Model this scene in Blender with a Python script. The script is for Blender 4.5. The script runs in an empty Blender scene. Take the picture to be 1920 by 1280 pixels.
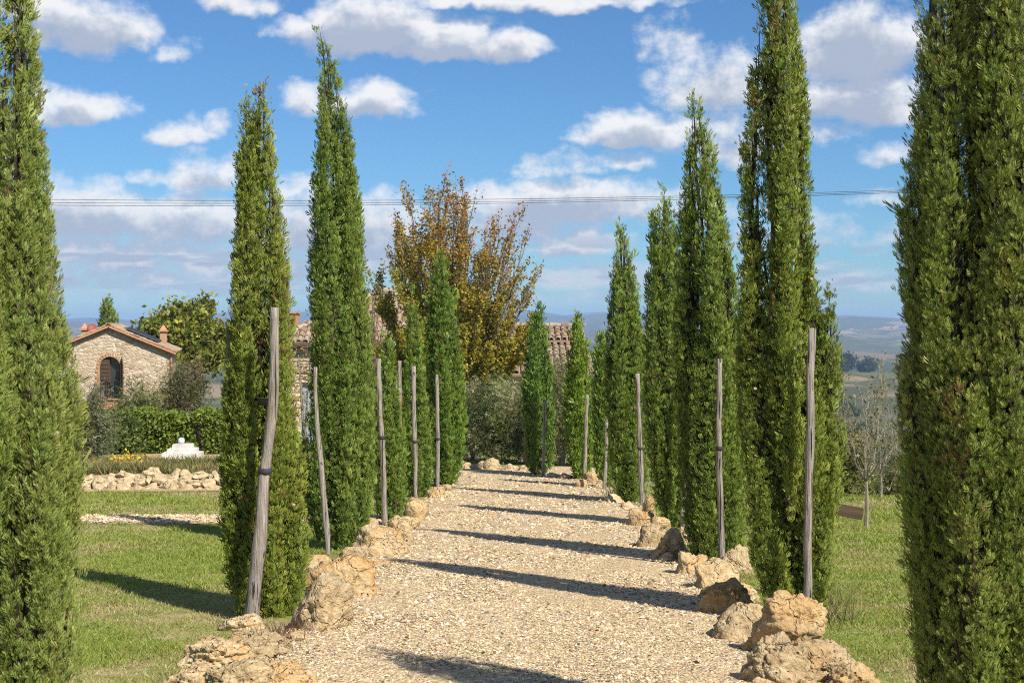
import bpy, bmesh, math, random
import numpy as np
from mathutils import Vector, Matrix, noise as mnoise

# ------------------------------------------------------------------ camera, sky, sun, exposure
scene = bpy.context.scene
COL = scene.collection
F = 50.0 / 36.0 * 1920.0      # focal length in photo pixels
HV = 605.0                    # row of the true horizon in the photo
ZC = 1.54                     # eye height
SLOPE = 0.0506                # the drive falls away from the camera

cam_data = bpy.data.cameras.new('camera')
cam_data.lens = 50; cam_data.sensor_width = 36
cam_data.shift_y = -(640 - HV) / 1920.0
cam_data.clip_start = 0.1; cam_data.clip_end = 60000
cam_data.dof.use_dof = True; cam_data.dof.focus_distance = 12.5; cam_data.dof.aperture_fstop = 9.0
cam = bpy.data.objects.new('camera', cam_data); COL.objects.link(cam)
cam.location = (0, 0, ZC); cam.rotation_euler = (math.radians(90), 0, 0)
scene.camera = cam

SUN_EL = math.radians(46.0)
SUN_AZ = math.radians(140.0)      # from +Y (view direction) towards +X: behind the camera's right shoulder
sd = Vector((math.sin(SUN_AZ) * math.cos(SUN_EL), math.cos(SUN_AZ) * math.cos(SUN_EL), math.sin(SUN_EL)))
sun_data = bpy.data.lights.new('sun', 'SUN'); sun_data.energy = 5.0; sun_data.angle = math.radians(0.53)
sun_data.color = (1.0, 0.93, 0.82)
sun = bpy.data.objects.new('sun', sun_data); COL.objects.link(sun)
sun.rotation_euler = (-sd).to_track_quat('-Z', 'Y').to_euler()

vs = scene.view_settings
vs.view_transform = 'Standard'; vs.look = 'None'; vs.exposure = 0.62; vs.gamma = 1.0; vs.use_curve_mapping = False
scene.cycles.use_denoising = False; scene.cycles.filter_width = 1.1
scene.cycles.max_bounces = 6; scene.cycles.diffuse_bounces = 3; scene.cycles.glossy_bounces = 2
scene.cycles.transmission_bounces = 3; scene.cycles.transparent_max_bounces = 8; scene.cycles.volume_bounces = 0
scene.cycles.sample_clamp_indirect = 6.0

def dirang(u, v):
    x, y, z = (u - 960) / F, 1.0, (HV - v) / F
    return math.atan2(x, y), math.asin(z / math.sqrt(x * x + y * y + z * z))

def make_world():
    w = bpy.data.worlds.new('World'); scene.world = w; w.use_nodes = True
    nt = w.node_tree; N = nt.nodes; L = nt.links
    for n in list(N): N.remove(n)
    # cloud field: heaps of cumulus at their bearings and heights above the horizon
    clouds = [  # u, v, half width, half height, weight
        (165, 45, 125, 62, 1.0), (90, 20, 80, 55, .8), (440, 5, 70, 30, .7), (330, 95, 30, 24, .32),
        (690, 45, 130, 75, 1.1), (830, 72, 130, 52, 1.1), (955, 82, 75, 42, 1.0), (575, 52, 75, 32, .8), (1000, 0, 260, 26, .9),
        (130, 200, 100, 42, .85), (335, 243, 52, 34, .55), (407, 238, 26, 24, .42),
        (572, 186, 44, 38, .7), (700, 190, 72, 42, .95),
        (1195, 242, 120, 46, 1.0), (1350, 150, 115, 75, .75), (1360, 255, 85, 65, .6), (1245, 80, 50, 40, .25),
        (1615, 78, 120, 90, 1.1), (1610, 180, 120, 66, 1.05), (1660, 288, 45, 32, .45), (1540, 240, 60, 30, .2),
        (1050, 308, 75, 26, .5), (1170, 300, 60, 20, .4),
        (385, 325, 75, 50, .75), (275, 330, 30, 20, .5), (140, 395, 190, 72, .95), (330, 410, 190, 60, .85), (640, 420, 170, 78, .95), (560, 350, 60, 26, .4),
        (220, 475, 260, 50, .75), (500, 490, 240, 50, .7), (760, 470, 160, 60, .7),
        (1060, 372, 200, 55, 1.0), (960, 400, 110, 60, .9), (1070, 450, 120, 44, .8), (1280, 380, 80, 34, .4), (1600, 520, 90, 36, .55), (1640, 370, 40, 16, .35),
        (1150, 515, 200, 30, .55), (200, 520, 330, 30, .62), (600, 545, 300, 22, .55), (1000, 560, 420, 18, .5), (1550, 575, 300, 16, .45), (120, 575, 300, 16, .45), (1500, 440, 140, 36, .3), (300, 545, 330, 26, .5), (1760, 430, 90, 40, .5), (1830, 90, 120, 60, .8), (-60, 300, 110, 60, .8)]
    def math_(op, a, b=None, c=None, clamp=False):
        n = N.new('ShaderNodeMath'); n.operation = op; n.use_clamp = clamp
        for i, s in enumerate((a, b, c)):
            if s is None: continue
            if isinstance(s, (int, float)): n.inputs[i].default_value = s
            else: L.new(s, n.inputs[i])
        return n.outputs[0]
    def sstep(x, lo, hi):
        n = N.new('ShaderNodeMapRange'); n.interpolation_type = 'SMOOTHSTEP'
        L.new(x, n.inputs[0]); n.inputs[1].default_value = lo; n.inputs[2].default_value = hi
        return n.outputs[0]
    tc = N.new('ShaderNodeTexCoord'); sep = N.new('ShaderNodeSeparateXYZ'); L.new(tc.outputs['Generated'], sep.inputs[0])
    az = math_('ARCTAN2', sep.outputs[0], sep.outputs[1]); el = math_('ARCSINE', sep.outputs[2])
    P = N.new('ShaderNodeCombineXYZ'); L.new(az, P.inputs[0]); L.new(el, P.inputs[1])
    def vm(op, a, b=None, c=None):
        n = N.new('ShaderNodeVectorMath'); n.operation = op
        for i, s in enumerate((a, b, c)):
            if s is None: continue
            if isinstance(s, tuple): n.inputs[i].default_value = s
            else: L.new(s, n.inputs[i])
        return n.outputs[0]
    def noise2(vec, scale, detail, rough, out='Fac'):
        n = N.new('ShaderNodeTexNoise'); n.noise_dimensions = '2D'; L.new(vec, n.inputs['Vector'])
        n.inputs['Scale'].default_value = scale; n.inputs['Detail'].default_value = detail; n.inputs['Roughness'].default_value = rough
        return n.outputs[out]
    st = vm('MULTIPLY', P.outputs[0], (1, 1.3, 0))
    warp = vm('SUBTRACT', noise2(st, 24, 3, .6, 'Color'), (.5, .5, .5))
    src = vm('MULTIPLY_ADD', warp, (.026, .020, 0), P.outputs[0])
    sw = N.new('ShaderNodeSeparateXYZ'); L.new(src, sw.inputs[0])
    def splat(o):
        c = N.new('ShaderNodeCombineXYZ'); [L.new(o, c.inputs[i]) for i in range(3)]; return c.outputs[0]
    AZ, EL = splat(sw.outputs[0]), splat(sw.outputs[1])
    while len(clouds) % 3: clouds.append((5000, 300, 10, 10, .1))
    def heaps(dx, dy):
        run = None
        for k in range(0, len(clouds), 3):          # three heaps at a time, one in each component
            tri = clouds[k:k + 3]; ia = tuple(F / t[2] for t in tri); ib = tuple(F / t[3] for t in tri); ce = [dirang(t[0], t[1] + t[3] * .3) for t in tri]; w_ = tuple(t[4] for t in tri)
            X = vm('MULTIPLY_ADD', AZ, ia, tuple((dx - c[0]) * q for c, q in zip(ce, ia))); Yv = vm('MULTIPLY_ADD', EL, ib, tuple((dy - c[1]) * q for c, q in zip(ce, ib)))
            Yv = vm('MAXIMUM', Yv, vm('MULTIPLY', Yv, (-2.0, -2.0, -2.0)))
            d2 = vm('MULTIPLY_ADD', Yv, Yv, vm('MULTIPLY', X, X)); d = vm('MULTIPLY_ADD', d2, tuple(-q * .8 for q in w_), w_)
            run = d if run is None else vm('MAXIMUM', run, d)
        sr = N.new('ShaderNodeSeparateXYZ'); L.new(run, sr.inputs[0])
        return math_('MAXIMUM', math_('MAXIMUM', math_('MAXIMUM', sr.outputs[0], sr.outputs[1]), sr.outputs[2]), -.6)
    shape = heaps(0, 0)
    fine = math_('SUBTRACT', noise2(st, 46, 5, .6), .5)
    D = math_('MULTIPLY_ADD', fine, 1.5, shape)
    Du = math_('MULTIPLY_ADD', fine, -1.1, heaps(.003, .0105))
    # the rest of the sky carries the same kind of scattered cumulus
    pz = math_('ADD', math_('MAXIMUM', sep.outputs[2], 0.0), .12)
    q = N.new('ShaderNodeVectorMath'); q.operation = 'DIVIDE'; L.new(tc.outputs['Generated'], q.inputs[0])
    cb = N.new('ShaderNodeCombineXYZ'); [L.new(pz, cb.inputs[i]) for i in range(3)]; L.new(cb.outputs[0], q.inputs[1])
    ng = N.new('ShaderNodeTexNoise'); ng.noise_dimensions = '2D'; ng.inputs['Scale'].default_value = 1.5; ng.inputs['Detail'].default_value = 3; ng.inputs['Roughness'].default_value = .55
    L.new(q.outputs[0], ng.inputs['Vector'])
    Dg = math_('MULTIPLY', math_('SUBTRACT', ng.outputs['Fac'], .55), 4.0)
    outside = math_('MAXIMUM', sstep(math_('ABSOLUTE', az), .40, .50), sstep(el, .24, .31))
    mixd = N.new('ShaderNodeMix'); mixd.data_type = 'FLOAT'; L.new(outside, mixd.inputs[0]); L.new(D, mixd.inputs[2]); L.new(Dg, mixd.inputs[3])
    alpha = sstep(mixd.outputs[0], -.30, .80)
    lowfade = sstep(el, .004, .03)
    alpha = math_('MULTIPLY', alpha, lowfade)
    alpha = math_('MULTIPLY', alpha, .96)
    shade = math_('MULTIPLY', sstep(Du, -.05, .85), .90)
    # low clouds sit further off and greyer
    low = math_('SUBTRACT', 1.0, sstep(el, .045, .085))
    strata = sstep(noise2(vm('MULTIPLY', P.outputs[0], (.55, 3.2, 0)), 30, 3, .55), .40, .60)
    far = math_('MULTIPLY', low, math_('MULTIPLY_ADD', strata, .45, .45))
    shade = math_('MAXIMUM', shade, far)
    cc = N.new('ShaderNodeMix'); cc.data_type = 'RGBA'; L.new(shade, cc.inputs[0])
    cc.inputs[6].default_value = (.62, .62, .625, 1); cc.inputs[7].default_value = (.25, .295, .385, 1)
    sky = N.new('ShaderNodeTexSky'); sky.sky_type = 'NISHITA'; sky.sun_disc = False
    sky.sun_elevation = SUN_EL; sky.sun_rotation = SUN_AZ
    sky.altitude = 300; sky.air_density = 1.0; sky.dust_density = 0.15; sky.ozone_density = 3.0
    tint = N.new('ShaderNodeMix'); tint.data_type = 'RGBA'; tint.blend_type = 'MULTIPLY'; tint.inputs[0].default_value = 1
    L.new(sky.outputs[0], tint.inputs[6]); tint.inputs[7].default_value = (.54, .865, 1.16, 1)
    b1 = N.new('ShaderNodeBackground'); L.new(tint.outputs[2], b1.inputs[0]); b1.inputs[1].default_value = .062
    b2 = N.new('ShaderNodeBackground'); L.new(cc.outputs[2], b2.inputs[0]); b2.inputs[1].default_value = 1.0
    ms = N.new('ShaderNodeMixShader'); L.new(alpha, ms.inputs[0]); L.new(b1.outputs[0], ms.inputs[1]); L.new(b2.outputs[0], ms.inputs[2])
    out = N.new('ShaderNodeOutputWorld'); L.new(ms.outputs[0], out.inputs[0])
make_world()

# ------------------------------------------------------------------ helpers
rng = np.random.default_rng(11)
random.seed(5)

def tag(o, label=None, cat=None, group=None, kind=None):
    if label: o['label'] = label
    if cat: o['category'] = cat
    if group: o['group'] = group
    if kind: o['kind'] = kind
    return o

def empty(name, loc, label=None, cat=None, group=None, rz=0.0):
    o = bpy.data.objects.new(name, None); COL.objects.link(o)
    o.location = loc; o.rotation_euler = (0, 0, rz); o.empty_display_size = .2
    return tag(o, label, cat, group)

def link(name, me, parent=None, mat=None):
    o = bpy.data.objects.new(name, me); COL.objects.link(o)
    if parent is not None: o.parent = parent
    if mat is not None and not me.materials: me.materials.append(mat)
    return o

def mesh_np(name, V, faces_per, colors=None, mat=None, smooth=False):
    """V: (n*k,3) vertices laid out face by face, faces_per = k corners per face."""
    V = np.ascontiguousarray(V, dtype=np.float32).reshape(-1, 3)
    n = len(V); nf = n // faces_per
    me = bpy.data.meshes.new(name)
    me.vertices.add(n); me.vertices.foreach_set('co', V.ravel())
    me.loops.add(n); me.loops.foreach_set('vertex_index', np.arange(n, dtype=np.int32))
    me.polygons.add(nf); me.polygons.foreach_set('loop_start', np.arange(0, n, faces_per, dtype=np.int32))
    try: me.polygons.foreach_set('loop_total', np.full(nf, faces_per, dtype=np.int32))
    except Exception: pass
    if colors is not None:
        a = me.color_attributes.new('col', 'FLOAT_COLOR', 'POINT')
        c = np.ones((n, 4), dtype=np.float32); c[:, :3] = np.asarray(colors, dtype=np.float32).reshape(-1, 3)
        a.data.foreach_set('color', c.ravel())
    me.update(calc_edges=True)
    if smooth: me.polygons.foreach_set('use_smooth', np.ones(nf, dtype=bool))
    if mat: me.materials.append(mat)
    return me

def mesh_idx(name, V, Fc, colors=None, mat=None, smooth=False):
    me = bpy.data.meshes.new(name)
    me.from_pydata([tuple(map(float, v)) for v in V], [], [tuple(map(int, f)) for f in Fc])
    if colors is not None:
        a = me.color_attributes.new('col', 'FLOAT_COLOR', 'POINT')
        c = np.ones((len(V), 4), dtype=np.float32); c[:, :3] = colors
        a.data.foreach_set('color', c.ravel())
    if smooth: me.polygons.foreach_set('use_smooth', np.ones(len(Fc), dtype=bool))
    if mat: me.materials.append(mat)
    me.update()
    return me

def unit(a):
    return a / np.maximum(np.linalg.norm(a, axis=-1, keepdims=True), 1e-9)

def sst(x, a, b):
    t = np.clip((x - a) / (b - a), 0, 1); return t * t * (3 - 2 * t)

# terrain ------------------------------------------------------------
def gz(x, y):
    x = np.asarray(x, dtype=float); y = np.asarray(y, dtype=float)
    r = np.sqrt(x * x + y * y)
    near = -SLOPE * np.clip(y, -40, 400)
    drop = sst(x, 3.0 + .05 * y, 6.5 + .05 * y) * np.clip(y - 21.5, 0, 60) * .2
    side = sst(x, 14, 60) * 6
    near = near - drop - side
    bear = np.arctan2(x, y)
    roll = 7 * np.sin(r / 190. + 3 * bear + 1.0) + 6 * np.sin(x / 310. + 1.7) * np.cos(y / 420.) + 4 * np.sin(x / 120. + y / 170.) + 9 * np.sin(x / 800. + y / 1100. + .6)
    val = -52 + roll * sst(r, 300, 900) * (1 + .9 * sst(r, 1500, 3500)) + 12 * sst(r, 2500, 3600) * (1 + .4 * np.sin(bear * 9)) + 16 * sst(r, 4300, 5600) * (1 + .3 * np.sin(bear * 13 + 1)) \
        + 30 * sst(r, 5600, 7000) * (.75 + .25 * np.sin(bear * 17 + 2)) 
    crest = 40 * (1 + .42 * np.sin(bear * 11 + 2.2) + .25 * np.sin(bear * 27 + .4) + .12 * np.sin(bear * 61))
    crest = crest * (1 - .45 * sst(bear, .12, .24))
    val = val + 9 * np.sin(bear * 47 + r / 700.) * sst(r, 1800, 3200) + 8 * np.sin(bear * 83 + 1.3) * sst(r, 3800, 5200)
    val = val + crest * sst(r, 8200, 10400)
    t = sst(r, 95, 620)
    return near * (1 - t) + val * t

def gp(x, y, dz=0.0): return Vector((x, y, float(gz(x, y)) + dz))

def wpt(u, v, Y):
    return Vector(((u - 960) / F * Y, Y, ZC - (v - HV) / F * Y))

def Yof(v):      # distance at which the sloping garden shows at row v
    return ZC * F / (v - (HV + SLOPE * F))

# ------------------------------------------------------------------ materials
def new_mat(name):
    m = bpy.data.materials.new(name); m.use_nodes = True
    nt = m.node_tree
    for n in list(nt.nodes): nt.nodes.remove(n)
    out = nt.nodes.new('ShaderNodeOutputMaterial')
    return m, nt, out

class NB:
    def __init__(s, nt): s.nt = nt; s.N = nt.nodes; s.L = nt.links
    def n(s, t, **k):
        n = s.N.new(t)
        for a, b in k.items(): setattr(n, a, b)
        return n
    def coord(s, which='Object', scale=None):
        tc = s.n('ShaderNodeTexCoord'); o = tc.outputs[which]
        if scale is not None:
            mp = s.n('ShaderNodeMapping'); mp.inputs['Scale'].default_value = scale if not isinstance(scale, (int, float)) else (scale,) * 3
            s.L.new(o, mp.inputs[0]); o = mp.outputs[0]
        return o
    def noise(s, vec, scale, detail=4, rough=.55, out='Fac', dist=0):
        n = s.n('ShaderNodeTexNoise'); s.L.new(vec, n.inputs['Vector'])
        n.inputs['Scale'].default_value = scale; n.inputs['Detail'].default_value = detail; n.inputs['Roughness'].default_value = rough; n.inputs['Distortion'].default_value = dist
        return n.outputs[out]
    def voro(s, vec, scale, feature='F1', out='Distance', rand=1.0):
        n = s.n('ShaderNodeTexVoronoi', feature=feature); s.L.new(vec, n.inputs['Vector'])
        n.inputs['Scale'].default_value = scale; n.inputs['Randomness'].default_value = rand
        return n.outputs[out]
    def ramp(s, fac, stops):
        r = s.n('ShaderNodeValToRGB'); s.L.new(fac, r.inputs[0]); e = r.color_ramp.elements
        while len(e) < len(stops): e.new(.5)
        for i, (p, c) in enumerate(stops):
            e[i].position = p; e[i].color = (*c, 1) if len(c) == 3 else c
        return r.outputs[0]
    def mix(s, fac, a, b, blend='MIX'):
        m = s.n('ShaderNodeMix', data_type='RGBA', blend_type=blend)
        for sock, val in ((m.inputs[0], fac), (m.inputs[6], a), (m.inputs[7], b)):
            if isinstance(val, (int, float)): sock.default_value = val
            elif isinstance(val, tuple): sock.default_value = (*val, 1) if len(val) == 3 else val
            else: s.L.new(val, sock)
        return m.outputs[2]
    def m(s, op, a, b=None, c=None, clamp=False):
        n = s.n('ShaderNodeMath', operation=op, use_clamp=clamp)
        for i, v in enumerate((a, b, c)):
            if v is None: continue
            if isinstance(v, (int, float)): n.inputs[i].default_value = v
            else: s.L.new(v, n.inputs[i])
        return n.outputs[0]
    def sstep(s, x, lo, hi):
        n = s.n('ShaderNodeMapRange', interpolation_type='SMOOTHSTEP'); s.L.new(x, n.inputs[0]); n.inputs[1].default_value = lo; n.inputs[2].default_value = hi
        return n.outputs[0]
    def bump(s, h, strength=.5, dist=.01):
        b = s.n('ShaderNodeBump'); b.inputs['Strength'].default_value = strength; b.inputs['Distance'].default_value = dist
        s.L.new(h, b.inputs['Height']); return b.outputs[0]
    def principled(s, col, rough=.8, spec=.3, normal=None, metallic=0):
        p = s.n('ShaderNodeBsdfPrincipled')
        if isinstance(col, tuple): p.inputs['Base Color'].default_value = (*col, 1)
        else: s.L.new(col, p.inputs['Base Color'])
        if isinstance(rough, (int, float)): p.inputs['Roughness'].default_value = rough
        else: s.L.new(rough, p.inputs['Roughness'])
        p.inputs['Specular IOR Level'].default_value = spec; p.inputs['Metallic'].default_value = metallic
        if normal is not None: s.L.new(normal, p.inputs['Normal'])
        return p.outputs[0]

def leaf_mat(name, trans=.28, rough=.5, spec=.35, tint=(1.25, 1.3, .7)):
    m, nt, out = new_mat(name); b = NB(nt)
    at = b.n('ShaderNodeAttribute', attribute_name='col')
    p = b.principled(at.outputs['Color'], rough, spec)
    t = b.n('ShaderNodeBsdfTranslucent'); nt.links.new(b.mix(1.0, at.outputs['Color'], tint, 'MULTIPLY'), t.inputs[0])
    ms = b.n('ShaderNodeMixShader'); ms.inputs[0].default_value = trans
    nt.links.new(p, ms.inputs[1]); nt.links.new(t.outputs[0], ms.inputs[2]); nt.links.new(ms.outputs[0], out.inputs[0])
    return m

def simple_mat(name, c1, c2, scale=8, rough=.8, spec=.25, bump=.4, bdist=.006, stretch=(1, 1, 1), detail=6):
    m, nt, out = new_mat(name); b = NB(nt)
    v = b.coord('Object', stretch)
    n = b.noise(v, scale, detail, .62)
    c = b.ramp(n, [(.3, c1), (.7, c2)])
    nn = b.noise(v, scale * 4, 5, .6)
    nt.links.new(b.principled(c, rough, spec, b.bump(nn, bump, bdist)), out.inputs[0])
    return m

M = {}
M['leaf'] = leaf_mat('cypress_foliage', trans=.14, rough=.55, spec=.3)
M['broadleaf'] = leaf_mat('broad_leaf', trans=.35, rough=.5, spec=.35)
M['grassblade'] = leaf_mat('grass_blade', trans=.3, rough=.6, spec=.25)

def wood_mat():
    m, nt, out = new_mat('weathered_wood'); b = NB(nt)
    v = b.coord('Object', (1, 1, .05))
    g = b.noise(v, 95, 5, .65, dist=.6)
    n = b.noise(b.coord('Object', (1, 1, .35)), 11, 4, .6)
    c = b.ramp(g, [(.28, (.06, .05, .04)), (.46, (.27, .235, .195)), (.72, (.45, .405, .35))])
    c = b.mix(b.sstep(n, .5, .75), c, (.23, .175, .115))
    knots = b.sstep(b.noise(b.coord('Object', (1, 1, .5)), 17, 3, .5), .66, .74)
    c = b.mix(knots, c, (.07, .055, .045))
    crk = b.sstep(b.noise(b.coord('Object', (1, 1, .03)), 60, 3, .5), .60, .66); c = b.mix(crk, c, (.03, .024, .02)); g = b.m('SUBTRACT', g, b.m('MULTIPLY', crk, .8))
    nt.links.new(b.principled(c, .85, .2, b.bump(g, 1.0, .014)), out.inputs[0])
    return m
M['wood'] = wood_mat()
M['bark'] = simple_mat('bark', (.07, .05, .035), (.20, .16, .12), 30, stretch=(1, 1, .2), bump=.9, bdist=.012)
M['palebark'] = simple_mat('pale_bark', (.17, .14, .10), (.31, .27, .21), 30, stretch=(1, 1, .2), bump=.6, bdist=.006)
M['darkwood'] = simple_mat('dark_wood', (.045, .028, .018), (.12, .08, .05), 30, stretch=(.06, 1, 1), bump=.5, bdist=.004)

def rock_mat(name='limestone_rock', och=.46, gr=.36):
    m, nt, out = new_mat(name); b = NB(nt)
    tc = b.n('ShaderNodeTexCoord'); oi = b.n('ShaderNodeObjectInfo')
    ad = b.n('ShaderNodeVectorMath', operation='ADD'); nt.links.new(tc.outputs['Object'], ad.inputs[0])
    sc = b.n('ShaderNodeVectorMath', operation='SCALE'); nt.links.new(oi.outputs['Location'], sc.inputs[0]); sc.inputs['Scale'].default_value = 3.7
    nt.links.new(sc.outputs[0], ad.inputs[1]); v = ad.outputs[0]
    n1 = b.noise(v, 4.2, 6, .62, dist=.4); n2 = b.noise(v, 19, 6, .65); n3 = b.noise(v, 2.6, 3, .5)
    c = b.ramp(n2, [(.28, (.30, .205, .105)), (.5, (.50, .385, .225)), (.72, (.62, .515, .345))])
    rnd = b.m('MULTIPLY_ADD', oi.outputs['Random'], .26, -.13)
    ochre = b.sstep(b.m('ADD', n1, rnd), .47, .66)
    c = b.mix(b.m('MULTIPLY', ochre, och), c, (.47, .255, .07))
    grey = b.sstep(n3, .54, .70)
    c = b.mix(b.m('MULTIPLY', grey, gr), c, (.27, .215, .15))
    c = b.mix(1.0, c, b.ramp(b.m('FRACT', b.m('MULTIPLY', oi.outputs['Random'], 7.3)), [(0, (.86, .84, .80)), (.35, (1.08, 1.05, 1.0)), (.7, (1.18, 1.17, 1.15)), (1, (1.0, .92, .80))]), 'MULTIPLY')
    pits = b.voro(v, 30, 'F1', rand=1); pm = b.m('SUBTRACT', 1.0, b.sstep(pits, .05, .33))
    pg = b.m('MULTIPLY', pm, b.sstep(b.noise(v, 7, 4), .47, .6))
    c = b.mix(b.m('MULTIPLY', pg, .6), c, (.12, .085, .05))
    cr = b.voro(b.mix(.25, v, b.noise(v, 5, 4, out='Color')), 5, 'DISTANCE_TO_EDGE'); crm = b.m('SUBTRACT', 1.0, b.sstep(cr, 0.0, .06))
    h = b.m('MULTIPLY_ADD', n2, .9, b.m('MULTIPLY', n1, 1.3)); h = b.m('SUBTRACT', h, b.m('MULTIPLY', pg, .55)); h = b.m('SUBTRACT', h, b.m('MULTIPLY', crm, .4))
    h = b.m('MULTIPLY_ADD', b.noise(v, 70, 4, .6), .25, h)
    nt.links.new(b.principled(c, .9, .15, b.bump(h, 1.0, .045)), out.inputs[0])
    return m
M['rock'] = rock_mat(); M['rubble'] = simple_mat('pale_rubble', (.33, .245, .13), (.60, .50, .33), 2.2, rough=.9, spec=.12, bump=.9, bdist=.03)

def gravel_mat():
    m, nt, out = new_mat('gravel'); b = NB(nt); v = b.coord('Object')
    cell = b.voro(v, 48, 'F1', 'Color'); dist = b.voro(v, 48, 'F1', 'Distance')
    sp = b.n('ShaderNodeSeparateColor'); nt.links.new(cell, sp.inputs[0])
    c = b.ramp(sp.outputs[0], [(0, (.27, .185, .10)), (.3, (.42, .305, .17)), (.6, (.53, .405, .24)), (.85, (.60, .49, .325)), (1, (.45, .38, .28))])
    big = b.noise(v, .9, 4); c = b.mix(b.m('MULTIPLY', b.sstep(big, .42, .66), .5), c, (.50, .38, .215))
    h = b.m('SUBTRACT', 1.0, dist)
    nt.links.new(b.principled(c, .9, .15, b.bump(h, .9, .02)), out.inputs[0])
    return m
M['gravel'] = gravel_mat()

def ground_mat():
    m, nt, out = new_mat('countryside'); b = NB(nt); v = b.coord('Object')
    ln = b.n('ShaderNodeVectorMath', operation='LENGTH'); nt.links.new(v, ln.inputs[0]); r = ln.outputs['Value']
    # lawn
    n1 = b.noise(v, .9, 5, .6); n2 = b.noise(v, 9, 5, .65); n3 = b.noise(v, 60, 3, .6)
    g = b.ramp(n2, [(.3, (.12, .16, .030)), (.7, (.21, .24, .055))])
    st = b.ramp(n3, [(.3, (.24, .19, .09)), (.7, (.40, .33, .18))])
    lawn = b.mix(b.sstep(b.m('MULTIPLY_ADD', n2, .35, n1), .62, .80), g, st)
    # fields beyond
    vw = b.n('ShaderNodeVectorMath', operation='MULTIPLY'); nt.links.new(v, vw.inputs[0]); vw.inputs[1].default_value = (1, .55, 0)
    wob = b.noise(vw.outputs[0], .004, 3, out='Color')
    wv = b.n('ShaderNodeVectorMath', operation='MULTIPLY_ADD'); nt.links.new(wob, wv.inputs[0]); wv.inputs[1].default_value = (160, 160, 0); nt.links.new(vw.outputs[0], wv.inputs[2])
    cell = b.voro(wv.outputs[0], 1 / 170., 'F1', 'Color'); sp = b.n('ShaderNodeSeparateColor'); nt.links.new(cell, sp.inputs[0])
    fld = b.n('ShaderNodeValToRGB'); fld.color_ramp.interpolation = 'CONSTANT'; e = fld.color_ramp.elements
    for i in range(5): e.new(.1 * i + .1)
    for i, (p, cc) in enumerate([(0, (.17, .125, .07)), (.2, (.26, .20, .115)), (.36, (.085, .11, .032)), (.52, (.34, .28, .17)), (.64, (.03, .048, .016)), (.82, (.15, .145, .06)), (1, (.2, .14, .07))]):
        e[i].position = p; e[i].color = (*cc, 1)
    nt.links.new(sp.outputs[0], fld.inputs[0])
    edge = b.voro(wv.outputs[0], 1 / 170., 'DISTANCE_TO_EDGE'); hed = b.m('SUBTRACT', 1.0, b.sstep(edge, .015, .035))
    f2 = b.mix(b.m('MULTIPLY', hed, .85), fld.outputs[0], (.03, .045, .016))
    woods = b.sstep(b.noise(v, .0016, 5, .6), .48, .52)
    f2 = b.mix(woods, f2, b.ramp(b.noise(v, .03, 4, .7), [(.3, (.018, .032, .010)), (.7, (.06, .075, .025))]))
    f2 = b.mix(b.m('MULTIPLY', b.noise(v, .02, 4), .5), f2, (.16, .13, .07))
    scrub = b.ramp(b.noise(v, .35, 5, .65), [(.3, (.045, .06, .02)), (.55, (.10, .11, .04)), (.75, (.22, .18, .09))])
    c = b.mix(b.sstep(r, 28, 60), lawn, scrub)
    c = b.mix(b.sstep(r, 220, 480), c, f2)
    c = b.mix(b.sstep(r, 5600, 7600), c, b.ramp(b.noise(v, .002, 5, .6), [(.4, (.02, .032, .014)), (.62, (.07, .07, .035))]))
    h = b.m('MULTIPLY_ADD', n3, .5, n2)
    nt.links.new(b.principled(c, .95, .1, b.bump(h, .7, .03)), out.inputs[0])
    return m
M['ground'] = ground_mat()

def stone_wall_mat(name, tones, mortar, scale=3.0, sq=(1, 1, 1.5)):
    m, nt, out = new_mat(name); b = NB(nt)
    v = b.coord('Object', sq)
    wob = b.mix(.035, v, b.noise(v, 3, 3, out='Color'), 'ADD')
    cell = b.voro(wob, scale, 'F1', 'Color', .9); edge = b.voro(wob, scale, 'DISTANCE_TO_EDGE', rand=.9)
    sp = b.n('ShaderNodeSeparateColor'); nt.links.new(cell, sp.inputs[0])
    k = len(tones); c = b.ramp(sp.outputs[0], [(i / (k - 1), t) for i, t in enumerate(tones)])
    n = b.noise(v, 14, 5, .65); c = b.mix(b.m('MULTIPLY', n, .28), c, tuple(.5 * x for x in tones[0]))
    mm = b.m('MULTIPLY', b.m('SUBTRACT', 1.0, b.sstep(edge, .02, .12)), .75)
    c = b.mix(mm, c, mortar)
    c = b.mix(b.m('MULTIPLY', b.sstep(b.noise(v, .7, 4), .5, .7), .3), c, (.33, .19, .09))
    h = b.m('MULTIPLY_ADD', n, .4, b.sstep(edge, 0, .16))
    nt.links.new(b.principled(c, .92, .12, b.bump(h, .7, .035)), out.inputs[0])
    return m
M['stonewall'] = stone_wall_mat('rubble_masonry', [(.36, .275, .185), (.46, .36, .25), (.53, .43, .31), (.64, .56, .44), (.46, .33, .215)], (.49, .395, .28), 4.2)
M['stonewall2'] = stone_wall_mat('warm_masonry', [(.50, .40, .26), (.58, .48, .33), (.64, .55, .40), (.54, .42, .27)], (.58, .49, .35), 2.4, (.7, 1, 1.7))

def brick_mat():
    m, nt, out = new_mat('brick'); b = NB(nt)
    v = b.coord('Object'); oi = b.n('ShaderNodeObjectInfo')
    n = b.noise(v, 26, 4)
    c = b.ramp(n, [(.3, (.34, .17, .085)), (.7, (.46, .26, .14))])
    c = b.mix(b.m('MULTIPLY', oi.outputs['Random'], .5), c, (.42, .30, .19))
    nt.links.new(b.principled(c, .9, .15, b.bump(n, .4, .01)), out.inputs[0]); return m
M['brick'] = brick_mat()

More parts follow.
